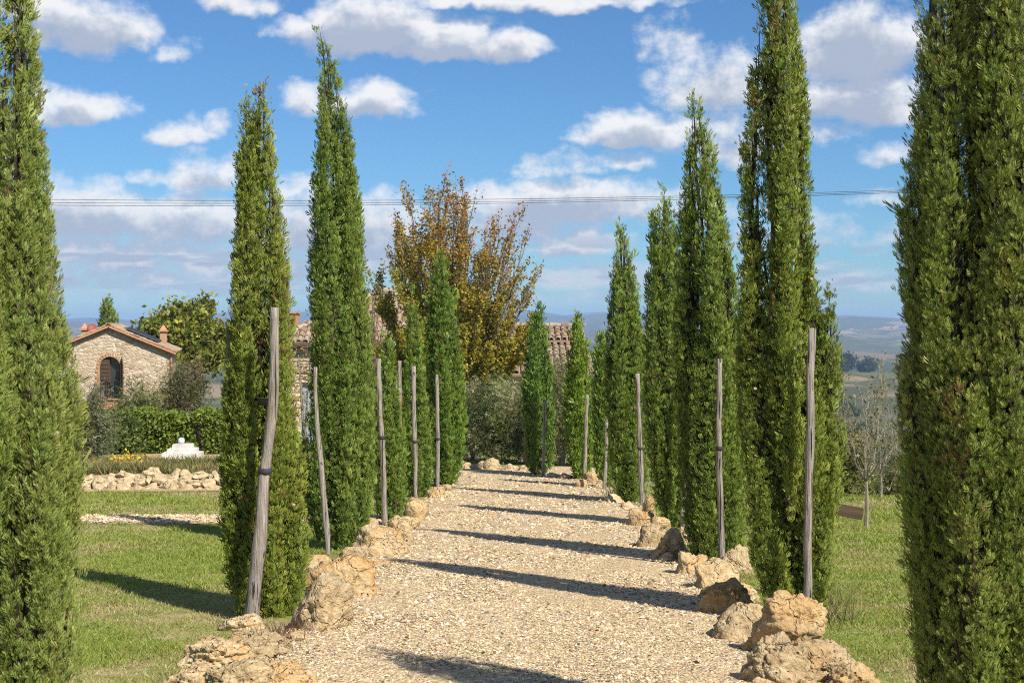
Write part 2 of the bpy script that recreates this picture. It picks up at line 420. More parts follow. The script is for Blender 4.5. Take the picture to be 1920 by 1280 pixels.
def tile_mat():
    m, nt, out = new_mat('roof_tile'); b = NB(nt)
    v = b.coord('Object'); oi = b.n('ShaderNodeObjectInfo')
    ge = b.n('ShaderNodeNewGeometry')
    ri = b.m('FRACT', b.m('ADD', oi.outputs['Random'], b.m('MULTIPLY', ge.outputs['Random Per Island'], .731)))
    c = b.ramp(ri, [(0, (.20, .125, .08)), (.3, (.29, .195, .13)), (.55, (.34, .255, .175)), (.8, (.25, .205, .155)), (1, (.37, .29, .20))])
    pos = b.n('ShaderNodeVectorMath', operation='ADD'); nt.links.new(v, pos.inputs[0]); nt.links.new(oi.outputs['Location'], pos.inputs[1])
    n = b.noise(pos.outputs[0], 7, 5, .65)
    c = b.mix(b.m('MULTIPLY', b.sstep(n, .5, .68), .65), c, (.33, .29, .23))
    c = b.mix(b.m('MULTIPLY', b.sstep(b.noise(pos.outputs[0], 3.1, 4), .60, .70), .6), c, (.42, .27, .05))
    nt.links.new(b.principled(c, .9, .12, b.bump(n, .5, .01)), out.inputs[0]); return m
M['tile'] = tile_mat()
M['terracotta'] = simple_mat('terracotta', (.40, .19, .10), (.52, .27, .15), 9, rough=.8)
M['white'] = simple_mat('white_plaster', (.46, .43, .37), (.80, .79, .76), 4, rough=.8)
M['bluegrey'] = simple_mat('blue_grey_paint', (.25, .31, .37), (.34, .40, .46), 6, rough=.6)
M['brown'] = simple_mat('brown_shutter', (.045, .026, .016), (.085, .052, .033), 20, rough=.7, stretch=(1, 1, .1))
M['redbrown'] = simple_mat('red_brown_door', (.16, .055, .03), (.24, .09, .045), 12, rough=.6, stretch=(1, 1, .1))
M['iron'] = simple_mat('dark_iron', (.02, .018, .016), (.06, .045, .035), 20, rough=.6)
M['panel'] = simple_mat('solar_panel', (.006, .007, .012), (.012, .014, .022), 3, rough=.55, spec=.12, bump=0)
M['alu'] = simple_mat('aluminium', (.06, .06, .065), (.10, .10, .105), 6, rough=.5)
M['wire'] = simple_mat('cable', (.03, .03, .035), (.05, .05, .055), 6, rough=.6)
M['redplastic'] = simple_mat('red_dish', (.20, .035, .02), (.25, .05, .03), 6, rough=.5)
M['earth'] = simple_mat('sandy_earth', (.27, .20, .10), (.42, .32, .18), 5, rough=.95, bump=.8, bdist=.03)
M['stucco'] = simple_mat('ochre_plaster', (.50, .41, .28), (.62, .53, .38), 2.5, rough=.9)
def glass_mat():
    m, nt, out = new_mat('window_glass'); b = NB(nt)
    nt.links.new(b.principled((.03, .04, .05), .06, .7), out.inputs[0]); return m
M['glass'] = glass_mat()
def globe_mat():
    m, nt, out = new_mat('globe_glass'); b = NB(nt)
    nt.links.new(b.principled((.55, .60, .66), .12, .7), out.inputs[0]); return m
M['globe'] = globe_mat()

# ------------------------------------------------------------------ ground, drive, path
def build_ground():
    ang = np.concatenate([np.arange(-26, 26.01, .35), np.arange(31, 334, 5.0)]) * math.pi / 180
    rad = np.concatenate([[0.0], np.geomspace(1.0, 12500, 300)])
    A, R = np.meshgrid(ang, rad); X = R * np.sin(A); Y = R * np.cos(A); Z = gz(X, Y)
    Z[-1] -= 60
    na, nr = len(ang), len(rad)
    V = np.stack([X, Y, Z], -1).reshape(-1, 3)
    i, j = np.meshgrid(np.arange(nr - 1), np.arange(na), indexing='ij'); j2 = (j + 1) % na
    Fc = np.stack([i * na + j, i * na + j2, (i + 1) * na + j2, (i + 1) * na + j], -1).reshape(-1, 4)
    me = bpy.data.meshes.new('ground'); me.from_pydata(V.tolist(), [], Fc.tolist())
    me.polygons.foreach_set('use_smooth', np.ones(len(Fc), dtype=bool)); me.materials.append(M['ground'])
    bm = bmesh.new(); bm.from_mesh(me); bmesh.ops.remove_doubles(bm, verts=bm.verts[:], dist=1e-4); bmesh.ops.recalc_face_normals(bm, faces=bm.faces[:]); bm.to_mesh(me); bm.free()
    tag(link('ground', me), 'sloping grass and farmland falling away to distant hills', kind='structure')
build_ground()

def road_l(y): return -1.52 + .013 * y - .9 * sst(y, 24.5, 29) * 3
def road_r(y): return 1.38 + .018 * y
def strip(name, ys, fl, fr, dz, mat, nx=14, wob=.06, seed=0, kind='structure', label=None):
    V = []; Fc = []
    for k, y in enumerate(ys):
        l = fl(y) + wob * mnoise.noise((0, y * 1.7, seed)); r = fr(y) + wob * mnoise.noise((5, y * 1.7, seed))
        for i in range(nx + 1):
            x = l + (r - l) * i / nx
            hump = (.012 * mnoise.noise((x * 1.5, y * 1.1, seed)) + .012) if 0 < i < nx else 0.0
            V.append((x, y, float(gz(x, y)) + dz + hump))
    for k in range(len(ys) - 1):
        for i in range(nx): a = k * (nx + 1) + i; Fc.append((a, a + 1, a + nx + 2, a + nx + 1))
    o = link(name, mesh_idx(name, V, Fc, mat=mat, smooth=True)); tag(o, label, kind=kind); return o
strip('gravel_drive', np.arange(-4, 30.01, .25), road_l, road_r, .010, M['gravel'], label='pale gravel drive running between the cypress rows')
def path():
    V = []; Fc = []; xs = np.arange(-14, -1.35, .25); ny = 5
    for x in xs:
        for j in range(ny + 1):
            y = 16.95 + 1.1 * j / ny + .12 * mnoise.noise((x * 1.3, j * .8, 9)) ; V.append((x, y, float(gz(x, y)) + .006 + (.008 if 0 < j < ny else 0)))
    for i in range(len(xs) - 1):
        for j in range(ny): a = i * (ny + 1) + j; Fc.append((a, a + ny + 1, a + ny + 2, a + 1))
    tag(link('gravel_path', mesh_idx('gravel_path', V, Fc, mat=M['gravel'])), 'narrow gravel path crossing the left lawn', kind='structure')
path()

# ------------------------------------------------------------------ foliage builders
def template(kind):
    """leaf sprays: list of quads, x = side, y = along, z = normal"""
    def dia(bx, by, ang, ln, wd, z=0.0):
        d = np.array([math.sin(ang), math.cos(ang)]); s = np.array([d[1], -d[0]])
        b0 = np.array([bx, by]); p = [b0, b0 + d * ln * .45 + s * wd / 2, b0 + d * ln, b0 + d * ln * .45 - s * wd / 2]
        return [[q[0], q[1], z + (.06 if i in (1, 3) else 0)] for i, q in enumerate(p)]
    def tri(bx, by, ang, ln, wd, z=0.0, k=1):
        d = np.array([math.sin(ang), math.cos(ang)]); s = np.array([d[1], -d[0]]) * k; b0 = np.array([bx, by])
        p = [b0 - s * wd * .22, b0 + d * ln * .62 + s * wd * .62, b0 + d * ln - s * wd * .12]
        return [[q[0], q[1], z + (.05 if i == 1 else 0)] for i, q in enumerate(p)]
    if kind == 'cyfine':
        return np.array([tri(0, 0, 0, 1.0, .12), tri(0, .04, .42, .72, .12, .08), tri(0, .10, -.42, .70, .12, -.08, -1), tri(0, .34, .38, .56, .11, -.06), tri(0, .40, -.38, .54, .11, .06, -1), tri(0, .62, .3, .40, .10, .04)])
    if kind == 'cymid':
        return np.array([tri(0, 0, 0, 1.0, .17), tri(0, .06, .42, .76, .17, .08), tri(0, .16, -.42, .74, .17, -.08, -1), tri(0, .45, .32, .55, .15, .05)])
    if kind == 'cyfar':
        return np.array([tri(0, 0, .10, 1.0, .30), tri(0, .1, -.35, .85, .27, .06, -1)])
    if kind == 'fine':
        return np.array([dia(0, 0, 0, 1.0, .16), dia(0, .12, .65, .55, .15, .05), dia(0, .18, -.65, .55, .15, -.05), dia(0, .38, .55, .48, .14, -.04), dia(0, .42, -.55, .46, .14, .04), dia(0, .62, .5, .3, .12, .02)])
    if kind == 'mid':
        return np.array([dia(0, 0, 0, 1.0, .24), dia(0, .18, .65, .62, .22, .05), dia(0, .25, -.65, .6, .22, -.05)])
    if kind == 'far':
        return np.array([dia(0, 0, .15, 1.0, .42), dia(0, .1, -.5, .8, .36, .05)])
    if kind == 'leaf':
        return np.array([dia(0, 0, 0, 1.0, .55)])
    if kind == 'olive':
        return np.array([dia(0, 0, .45, 1.0, .22), dia(0, .05, -.5, .95, .22, .1)])

def sprays(P, A, Nn, S, kind, col, tipcol=None):
    """place templates: P points, A along, Nn normal, S scale, col (n,3). Returns V, C."""
    T = template(kind); q = len(T)
    A = unit(A); B = unit(np.cross(A, Nn)); Nn = np.cross(B, A)
    V = P[:, None, None, :] + S[:, None, None, None] * (T[None, :, :, 0, None] * B[:, None, None, :] + T[None, :, :, 1, None] * A[:, None, None, :] + T[None, :, :, 2, None] * Nn[:, None, None, :])
    m_ = T.shape[1]; C = np.repeat(col[:, None, :], q * m_, 1).reshape(-1, q, m_, 3)
    if tipcol is not None:
        t = np.clip(T[:, :, 1], 0, 1)[None, :, :, None] * .6
        C = C * (1 - t) + tipcol[:, None, None, :] * t
    return V.reshape(-1, 3), C.reshape(-1, 3)

def pick(n, cols, jit=.15, w=None, r=None):
    r = r or rng
    cols = np.array(cols); i = r.choice(len(cols), n, p=w)
    return np.clip(cols[i] * (1 + jit * r.standard_normal((n, 1))) * (1 + .05 * r.standard_normal((n, 3))), .004, 1)

def tube_mesh(name, pts, rads, sides=8, mat=None, cap=True, rough=0.0, seed=0):
    pts = [Vector(p) for p in pts]; V = []; Fc = []
    for k, p in enumerate(pts):
        d = (pts[min(k + 1, len(pts) - 1)] - pts[max(k - 1, 0)]).normalized()
        a = d.cross(Vector((0, 1, 0)) if abs(d.y) < .9 else Vector((1, 0, 0))).normalized(); b = d.cross(a)
        for i in range(sides):
            t = 2 * math.pi * i / sides
            rr = rads[k] * (1 + rough * mnoise.noise((math.cos(t) * 1.3 + seed, math.sin(t) * 1.3, p.z * 3 + seed)))
            V.append(p + (a * math.cos(t) + b * math.sin(t)) * rr)
    for k in range(len(pts) - 1):
        for i in range(sides):
            j = (i + 1) % sides; Fc.append((k * sides + i, k * sides + j, (k + 1) * sides + j, (k + 1) * sides + i))
    if cap:
        Fc.append(tuple(range(sides))[::-1]); Fc.append(tuple((len(pts) - 1) * sides + i for i in range(sides)))
    return mesh_idx(name, V, Fc, mat=mat, smooth=False if sides < 7 else True)

def segs_mesh(name, segs, mat, thin=.02):
    """segs: list of (p0,p1,r0,r1) -> one mesh of tapered prisms"""
    if not segs: return None
    S = np.array([[*a, *b, c, d] for a, b, c, d in segs]); p0, p1, r0, r1 = S[:, :3], S[:, 3:6], S[:, 6], S[:, 7]
    out = []
    for sides, sel in ((3, r0 < thin), (6, r0 >= thin)):
        if not sel.any(): continue
        a, b_, ra, rb = p0[sel], p1[sel], r0[sel], r1[sel]; d = unit(b_ - a)
        ref = np.where(np.abs(d[:, 2:3]) < .9, np.array([[0, 0, 1.]]), np.array([[1., 0, 0]])); u = unit(np.cross(d, ref)); w = np.cross(d, u)
        for i in range(sides):
            t0, t1 = 2 * math.pi * i / sides, 2 * math.pi * (i + 1) / sides
            e0 = u * math.cos(t0) + w * math.sin(t0); e1 = u * math.cos(t1) + w * math.sin(t1)
            out.append(np.stack([a + e0 * ra[:, None], a + e1 * ra[:, None], b_ + e1 * rb[:, None], b_ + e0 * rb[:, None]], 1))
    V = np.concatenate(out).reshape(-1, 3)
    return mesh_np(name, V, 4, mat=mat)

# cypress -------------------------------------------------------------
CY_COLS = [(.112, .166, .023), (.132, .184, .026), (.155, .200, .030), (.102, .154, .023), (.178, .212, .036)]
CY_TIP = [(.27, .305, .056), (.235, .278, .05), (.315, .33, .08)]
cone_me = None
def cypress(label, Y, spires, kind, n_sprays, spray=.055, plume_w=.085, plume_l=.55, seed=0, cones=0, hue=(1, 1, 1), flute=5, gap=.30, tuft=4, columns=5):
    """spires: list of profiles [(row, left, right)...] measured in photo rows; each becomes a round spire at distance Y"""
    r = np.random.default_rng(seed + 100)
    prof0 = sorted(spires[0], key=lambda t: -t[0])
    ub = (prof0[0][1] + prof0[0][2]) / 2; xb = (ub - 960) / F * Y
    base = gp(xb, Y, -.02)
    root = empty('cypress_tree', base, label, 'cypress', 'cypresses lining the drive')
    allV = []; allC = []
    hue = np.array(hue)
    areas = []
    data = []
    for sp_i, sp in enumerate(spires):
        sp = sorted(sp, key=lambda t: -t[0])
        z = np.array([ZC - (t[0] - HV) / F * Y for t in sp]) - base.z; cx = np.array([((t[1] + t[2]) / 2 - 960) / F * Y for t in sp]) - xb; rr = np.array([(t[2] - t[1]) / 2 / F * Y for t in sp])
        if sp_i == 0 and z[0] > .12: z = np.concatenate([[.10], z]); cx = np.concatenate([[cx[0]], cx]); rr = np.concatenate([[rr[0] * .6], rr])
        data.append((z, cx, rr)); areas.append(np.trapz(rr, z) * 2 * math.pi)
    # each spire is a bundle of upright limbs packed round its axis
    cols = []
    for di, (z, cx, rr) in enumerate(data):
        H_ = z[-1] - z[0]; slim = di > 0 or not columns; cols.append((z, cx, np.zeros_like(cx), rr * ((.56 + .38 * sst((z - z[0]) / H_, .72, .92)) if not slim else 1.0), None, 1.0 if not slim else 1.5))
        if slim: continue
        K = columns + int(r.integers(-1, 2)); ph0 = r.uniform(0, 6.28)
        for gen, (lo, hi0, hi1) in enumerate(((0, .45, .85), (.22, .86, 1.0))):
            for k in range(K):
                tk = ph0 + 2 * math.pi * (k + .5 * gen + r.uniform(-.18, .18)) / K; ztop = z[0] + H_ * r.uniform(hi0, hi1); zlo = z[0] + H_ * lo * r.uniform(.7, 1.2)
                if gen == 0 and k % 2: ztop = z[0] + H_ * r.uniform(.25, .5)
                zz = np.linspace(zlo, ztop, 16); R = np.interp(zz, z, rr); tp = np.clip((ztop - zz) / (.20 * (ztop - zlo)), 0, 1) ** .7; bt = np.clip((zz - zlo) / (.12 * (ztop - zlo)) + (.9 if gen == 0 else .15), 0, 1)
                q = R * (.655 + .04 * (1 - tp)); w_ = np.maximum(R * .365 * tp * bt, .006); tw = tk + .35 * (zz - zlo) * r.uniform(-.6, .6)
                cols.append((zz, np.interp(zz, z, cx) + np.cos(tw) * q, np.sin(tw) * q, w_, tk, 1.0))
    areas = [np.trapz(c[3], c[0]) * 2 * math.pi for c in cols]
    wts = [a * c[5] * (1.0 if c[4] is None or math.sin(c[4]) < .45 else .3) for a, c in zip(areas, cols)]; tot = sum(wts)
    for sp_i, ((z, cx, cy, rr, thk, wk), ar, wt) in enumerate(zip(cols, areas, wts)):
        n_sprays_ = n_sprays * 1.3; npl = max(10, int(1.3 * ar / (plume_w * 2 * plume_l * .6)))
        zz = np.linspace(z[0], z[-1], 400); ww = np.interp(zz, z, rr) + .02; cdf = np.cumsum(ww); cdf /= cdf[-1]
        q = (np.arange(npl) + r.random(npl)) / npl
        top = np.interp(q, cdf, zz); r.shuffle(top)
        Lp = plume_l * (.55 + .8 * r.random(npl)); h0 = np.maximum(top - Lp * .85, z[0] - .02); h1 = np.minimum(h0 + Lp, z[-1] + .04)
        th = (np.arange(npl) * 2.39996 + r.normal(0, .5, npl)) % (2 * math.pi) if thk is None else thk + r.normal(0, 1.05, npl)
        R0 = np.interp(h0, z, rr); R1 = np.interp(h1, z, rr)
        fl = 1 - (1.7 * gap if thk is None else .25) * (.5 + .5 * np.cos(flute * th + seed + 1.1 * top + 1.3 * np.sin(2.3 * top + seed))) ** 3
        prot = fl * (.80 + .30 * r.random(npl)) + .10 * (r.random(npl) > .85)
        pw = np.minimum((plume_w if thk is None else plume_w * .8) * (.7 + .6 * r.random(npl)), np.maximum(.018, .55 * np.interp((h0 + h1) / 2, z, rr) + .006))
        ro0 = np.maximum(R0 * .70 * prot - pw * .5, 0); ro1 = np.maximum(R1 * prot - pw * .25, 0)
        # core blocks of each plume
        per = np.maximum(4, (n_sprays_ * (wt / tot) * (pw * (h1 - h0)) / np.sum(pw * (h1 - h0)))).astype(int)
        # fewer and larger sprays on the far side of the tree
        front = (-np.sin(th) > -.35)      # th: 0 = +x, pi/2 = +y (away)
        per = np.where(front, per, np.maximum(3, per // 3))
        idx = np.repeat(np.arange(npl), per); n = len(idx)
        # sprays gather in small tufts
        ntf = np.maximum(1, per // tuft); st = np.concatenate([[0], np.cumsum(ntf)[:-1]]); tf = st[idx] + (r.random(n) * ntf[idx]).astype(int); nT = int(ntf.sum())
        t = (r.random(nT) ** .85)[tf]; ph = r.normal(0, 1.15, nT)[tf]; toff = (.68 + .42 * r.random(nT))[tf]; tcol = (1 + .12 * r.standard_normal(nT))[tf][:, None]; tj = r.normal(0, .22, (nT, 3))[tf]
        cth, sth = np.cos(th[idx]), np.sin(th[idx])
        rad_d = np.stack([cth, sth, np.zeros(n)], 1); tan_d = np.stack([-sth, cth, np.zeros(n)], 1)
        hh = h0[idx] + (h1 - h0)[idx] * t; ro = ro0[idx] + (ro1 - ro0)[idx] * t ** 1.2
        rp = pw[idx] * np.sin(np.pi * np.clip(.12 + .86 * t, 0, 1)) ** .75
        cxi = np.interp(hh, z, cx); cyi = np.interp(hh, z, cy)
        outd = rad_d * np.cos(ph)[:, None] + tan_d * np.sin(ph)[:, None]
        P = np.stack([cxi, cyi, hh], 1) + rad_d * ro[:, None] + outd * (rp * toff)[:, None] + r.normal(0, 1, (n, 3)) * np.array([.24, .24, .40]) * spray
        A = np.array([0, 0, 1.35]) + outd * (.25 + .55 * r.random(n) ** 2)[:, None] + tj + r.normal(0, .30, (n, 3))
        Nn = outd + r.normal(0, .55, (n, 3)) + np.array([0, 0, -.2])
        S = spray * .80 * (.55 + .6 * r.random(n) + .6 * (r.random(n) > .96)) * np.where(front[idx], 1.0, 1.5)
        pc = pick(npl, CY_COLS, .07, r=r)[idx]; dead = (r.random(npl) < .022)[idx] & (r.random(n) < .6)
        col = pc * np.clip(tcol, .55, 1.5) * (1 + .10 * r.standard_normal((n, 1))); tip = pick(n, CY_TIP, .2, r=r)
        brown = (r.random(n) < .006) | dead; col[brown] = (.16, .095, .035); tip[brown] = (.2, .12, .05)
        uu = 960 + (P[:, 0] + xb) / (P[:, 1] + Y) * F; vv = HV + (ZC - base.z - P[:, 2]) / (P[:, 1] + Y) * F
        off = (uu < -60) | (uu > 1980) | (vv < -80) | (vv > 1350); kp = ~off | (r.random(n) < .22); S = np.where(off, S * 1.7, S)
        P, A, Nn, S, col, tip = P[kp], A[kp], Nn[kp], S[kp], col[kp], tip[kp]
        V, C = sprays(P, A, Nn, S, 'cy' + kind, np.clip(col, .01, 1) * hue, tip * hue); allV.append(V); allC.append(C)
        # woody plume cores (small spindles); the dark brown also paints shade between sprays
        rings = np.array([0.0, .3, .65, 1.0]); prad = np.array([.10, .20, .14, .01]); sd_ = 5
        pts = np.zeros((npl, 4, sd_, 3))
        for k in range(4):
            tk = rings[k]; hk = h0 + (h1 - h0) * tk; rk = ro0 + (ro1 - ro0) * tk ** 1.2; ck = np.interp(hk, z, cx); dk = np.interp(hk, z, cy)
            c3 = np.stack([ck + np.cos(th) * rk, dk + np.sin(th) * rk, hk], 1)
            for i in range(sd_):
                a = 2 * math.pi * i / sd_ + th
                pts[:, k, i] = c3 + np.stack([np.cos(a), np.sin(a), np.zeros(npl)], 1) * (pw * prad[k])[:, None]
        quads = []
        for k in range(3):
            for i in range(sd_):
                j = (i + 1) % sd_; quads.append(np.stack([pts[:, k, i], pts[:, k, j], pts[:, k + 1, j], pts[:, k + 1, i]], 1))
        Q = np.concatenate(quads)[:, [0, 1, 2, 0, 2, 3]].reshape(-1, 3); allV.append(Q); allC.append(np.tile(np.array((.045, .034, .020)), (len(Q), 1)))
        # closed inner body so no daylight leaks through; woody brown doubles as painted shade
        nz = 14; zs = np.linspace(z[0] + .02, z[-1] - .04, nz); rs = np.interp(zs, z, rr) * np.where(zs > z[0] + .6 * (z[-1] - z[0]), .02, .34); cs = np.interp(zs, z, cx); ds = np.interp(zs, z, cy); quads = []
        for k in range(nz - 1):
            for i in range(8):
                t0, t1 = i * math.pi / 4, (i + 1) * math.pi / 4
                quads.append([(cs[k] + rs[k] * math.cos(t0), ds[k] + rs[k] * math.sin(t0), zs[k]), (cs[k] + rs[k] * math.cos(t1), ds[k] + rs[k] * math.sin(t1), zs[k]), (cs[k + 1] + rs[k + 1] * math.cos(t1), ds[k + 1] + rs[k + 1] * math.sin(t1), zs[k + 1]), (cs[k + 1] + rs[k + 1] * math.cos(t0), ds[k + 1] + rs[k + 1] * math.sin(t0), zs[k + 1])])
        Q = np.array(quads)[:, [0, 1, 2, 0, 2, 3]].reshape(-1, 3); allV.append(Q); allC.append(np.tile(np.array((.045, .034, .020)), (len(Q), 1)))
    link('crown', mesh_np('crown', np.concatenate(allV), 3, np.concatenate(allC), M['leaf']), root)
    z, cx, rr = data[0]
    tz = np.linspace(-.1, z[-1] * .55, 8); tr = np.maximum(.012, min(.075, .22 * rr.max()) * (1 - tz / (z[-1] * .6 + .1)))
    link('trunk', tube_mesh('trunk', [(float(np.interp(a, z, cx)), 0, float(a)) for a in tz], tr.tolist(), 8, M['bark'], rough=.2), root)
    global cone_me
    if cones and cone_me is None:
        bm = bmesh.new(); bmesh.ops.create_icosphere(bm, subdivisions=1, radius=.013)
        for v in bm.verts: v.co *= 1 + .16 * random.uniform(-1, 1)
        cone_me = bpy.data.meshes.new('seed_cone'); bm.to_mesh(cone_me); bm.free()
        cone_me.materials.append(simple_mat('cone_scale', (.22, .16, .10), (.38, .30, .21), 60))
    for k in range(cones):
        hz = random.uniform(.25, .95) * min(z[-1], 3.2); a = random.uniform(math.pi * 1.05, math.pi * 1.95); R = float(np.interp(hz, z, rr)) * .95
        c = link('seed_cone', cone_me, root); c.location = (float(np.interp(hz, z, cx)) + R * math.cos(a), R * math.sin(a), hz)
    return root

def Pf(*rows): return list(rows)
# left row, near to far
cypress('large soft-edged cypress cut off by the left border of the frame', 5.2,
        [Pf((-700, -60, -40), (-400, -90, 20), (0, -100, 50), (250, -110, 66), (450, -120, 80), (600, -125, 100), (700, -120, 128), (900, -130, 142), (1100, -130, 152), (1280, -120, 152), (1420, -80, 110), (1490, -30, 60))],
        'fine', 50000, .046, .075, .45, seed=1, cones=5, hue=(1.14, 1.12, 1.4), gap=.28)
cypress('tall twin-tipped cypress with a thick bent stake, front of the left row', 10.0,
        [Pf((145, 484, 494), (190, 476, 502), (300, 455, 518), (420, 447, 524), (520, 435, 536), (640, 437, 538), (760, 424, 548), (880, 418, 566), (1000, 420, 572), (1080, 428, 570), (1140, 448, 558), (1180, 478, 545)),
         Pf((172, 460, 468), (215, 455, 477), (320, 452, 482), (430, 450, 490))],
        'mid', 36000, .062, .075, .5, seed=2, cones=4, hue=(1.06, 1.02, .9), gap=.30)
cypress('tallest cypress of the left row, with a crooked needle tip and leaning thin stake', 14.2,
        [Pf((56, 596, 601), (75, 598, 614), (130, 602, 628), (160, 598, 636), (250, 592, 652), (400, 587, 668), (520, 586, 680), (640, 590, 692), (800, 584, 694), (920, 580, 692), (990, 592, 686), (1030, 615, 668)),
         Pf((245, 650, 657), (300, 645, 664), (420, 640, 674), (520, 640, 680)), Pf((782, 574, 582), (840, 568, 600), (940, 570, 604), (1010, 585, 610))],
        'mid', 34000, .078, .09, .6, seed=3, hue=(.86, .98, .95), gap=.24)
cypress('short slim cypress behind the third left stake', 17.4,
        [Pf((622, 719, 726), (660, 711, 738), (740, 706, 746), (840, 703, 754), (920, 703, 760), (960, 710, 757), (985, 722, 748))],
        'mid', 9000, .08, .07, .45, seed=4, hue=(.85, 1.0, .9))
cypress('slender pointed cypress between the short one and the broad far one, left row', 21.5,
        [Pf((552, 771, 778), (600, 765, 785), (700, 760, 793), (820, 757, 804), (900, 762, 806), (935, 772, 798))],
        'mid', 9000, .095, .09, .55, seed=5, hue=(.85, .98, .85))
cypress('broad dark cypress at the far end of the left row before the autumn tree', 24.0,
        [Pf((462, 822, 829), (500, 812, 842), (560, 804, 853), (700, 798, 866), (800, 798, 868), (870, 804, 862), (912, 818, 850))],
        'mid', 14000, .11, .11, .8, seed=6, hue=(.80, .98, .8), gap=.25)
# right row
cypress('huge near cypress filling the right border of the frame', 5.4,
        [Pf((-530, 1845, 1865), (-300, 1765, 1940), (-120, 1725, 1975), (0, 1708, 1988), (200, 1712, 2000), (400, 1714, 2010), (600, 1712, 2015), (800, 1706, 2015), (1000, 1710, 2010), (1200, 1716, 1990), (1330, 1735, 1950), (1440, 1790, 1900)),
         Pf((330, 1698, 1710), (400, 1690, 1730), (520, 1690, 1750), (640, 1693, 1760)), Pf((590, 1710, 1725), (660, 1690, 1760), (800, 1686, 1780), (950, 1690, 1790), (1100, 1712, 1790))],
        'fine', 66000, .045, .078, .5, seed=7, cones=4, hue=(1.14, 1.10, 1.2), gap=.42, flute=6, columns=6)
cypress('very tall cypress cropped at the top, leading the right row beside a straight pole', 9.7,
        [Pf((-130, 1446, 1454), (-60, 1430, 1472), (0, 1416, 1488), (100, 1408, 1502), (200, 1400, 1514), (330, 1397, 1518), (450, 1400, 1516), (600, 1394, 1530), (700, 1390, 1540), (850, 1395, 1548), (1000, 1400, 1558), (1090, 1418, 1556), (1140, 1440, 1545), (1178, 1465, 1525)),
         Pf((450, 1519, 1529), (510, 1513, 1537), (640, 1505, 1545), (800, 1500, 1550)), Pf((540, 1552, 1561), (600, 1542, 1566), (700, 1520, 1577), (850, 1510, 1575), (1000, 1505, 1563)), Pf((560, 1394, 1402), (640, 1390, 1420), (760, 1388, 1440))],
        'mid', 42000, .060, .075, .5, seed=8, cones=4, hue=(1.04, 1.04, .9), gap=.32)
cypress('full pointed cypress second in the right row, top well inside the frame', 12.9,
        [Pf((172, 1298, 1304), (215, 1293, 1316), (300, 1286, 1342), (400, 1277, 1358), (520, 1271, 1374), (640, 1270, 1386), (780, 1274, 1390), (900, 1280, 1394), (1000, 1288, 1392), (1050, 1300, 1384), (1085, 1318, 1370)),
         Pf((545, 1390, 1396), (620, 1385, 1402), (720, 1378, 1400))],
        'mid', 32000, .072, .085, .55, seed=9, hue=(.9, .98, .9), gap=.22)
cypress('narrow cypress half hidden behind the second right one', 16.6,
        [Pf((362, 1240, 1250), (400, 1222, 1266), (500, 1215, 1272), (640, 1212, 1276), (800, 1214, 1284), (900, 1224, 1292), (960, 1236, 1290), (990, 1250, 1280))],
        'mid', 15000, .085, .085, .6, seed=10, hue=(.88, .98, .9))
cypress('cypress fourth in the right row with a pole against its right side', 20.3,
        [Pf((416, 1160, 1168), (460, 1152, 1178), (540, 1144, 1192), (640, 1140, 1206), (760, 1138, 1210), (860, 1142, 1212), (920, 1152, 1206), (948, 1164, 1196))],
        'mid', 15000, .095, .1, .65, seed=11, hue=(.88, 1.0, .85), gap=.25)
cypress('smallest dark cypress peeking out left of the fourth right one', 23.5,
        [Pf((615, 1124, 1130), (660, 1118, 1138), (740, 1116, 1146), (840, 1118, 1148), (895, 1124, 1146), (915, 1130, 1142))],
        'far', 6500, .12, .085, .6, seed=12, hue=(.82, 1.0, .8))
cypress('slim bright cypress beside the last but one right pole', 25.8,
        [Pf((588, 1079, 1084), (630, 1073, 1094), (700, 1067, 1103), (780, 1063, 1107), (850, 1066, 1108), (890, 1074, 1100), (902, 1080, 1094))],
        'far', 8000, .125, .1, .7, seed=13, hue=(.9, 1.08, .7))
cypress('dark spindle cypress at the far end of the drive near the terracotta pot', 27.2,
        [Pf((562, 1004, 1010), (600, 996, 1018), (680, 988, 1026), (760, 984, 1032), (830, 986, 1035), (875, 994, 1030), (893, 1003, 1020))],
        'far', 8500, .13, .11, .8, seed=14, hue=(.72, .95, .95))

# ------------------------------------------------------------------ stakes
def stake(label, Y, pts, w, seed, group='chestnut stakes beside the cypresses', sides=10):
    """pts: (u, v) along the pole from top to foot, w: width in photo pixels at (top, foot)"""
    P = [wpt(u, v, Y) for u, v in pts]
    foot = P[-1].copy(); gzv = float(gz(foot.x, foot.y)); 
    if foot.z > gzv - .08: P.append(Vector((foot.x, foot.y, gzv - .08)))
    base = Vector((foot.x, foot.y, gzv))
    fine = []
    rs = []
    for i in range(len(P) - 1):
        for k in range(4 if i < len(P) - 2 else 5):
            t = k / 4
            if i == len(P) - 2 and k > 4: break
            q = P[i].lerp(P[i + 1], t); s = (i + t) / (len(P) - 1)
            q = q + Vector((mnoise.noise((q.z * 3, seed, 0)), mnoise.noise((q.z * 3, seed, 7)), 0)) * .012
            fine.append(q - base); rs.append((w[0] + (w[1] - w[0]) * s) / 2 / F * Y * (1 + .10 * mnoise.noise((q.z * 5, seed, 3))))
    root = empty('tree_stake', base, label, 'stake', group)
    link('pole', tube_mesh('pole', fine, rs, sides, M['wood'], rough=.3, seed=seed), root)
    if seed in (1, 4, 6, 7, 9, 11):
        k = int(len(fine) * .42); q = fine[k]; R = rs[k] * 1.18
        link('tie', tube_mesh('tie', [q + Vector((0, 0, dz)) for dz in (-.018, -.006, .008, .02)], [R, R * 1.06, R * 1.04, R], 10, M['wire']), root)
    return root
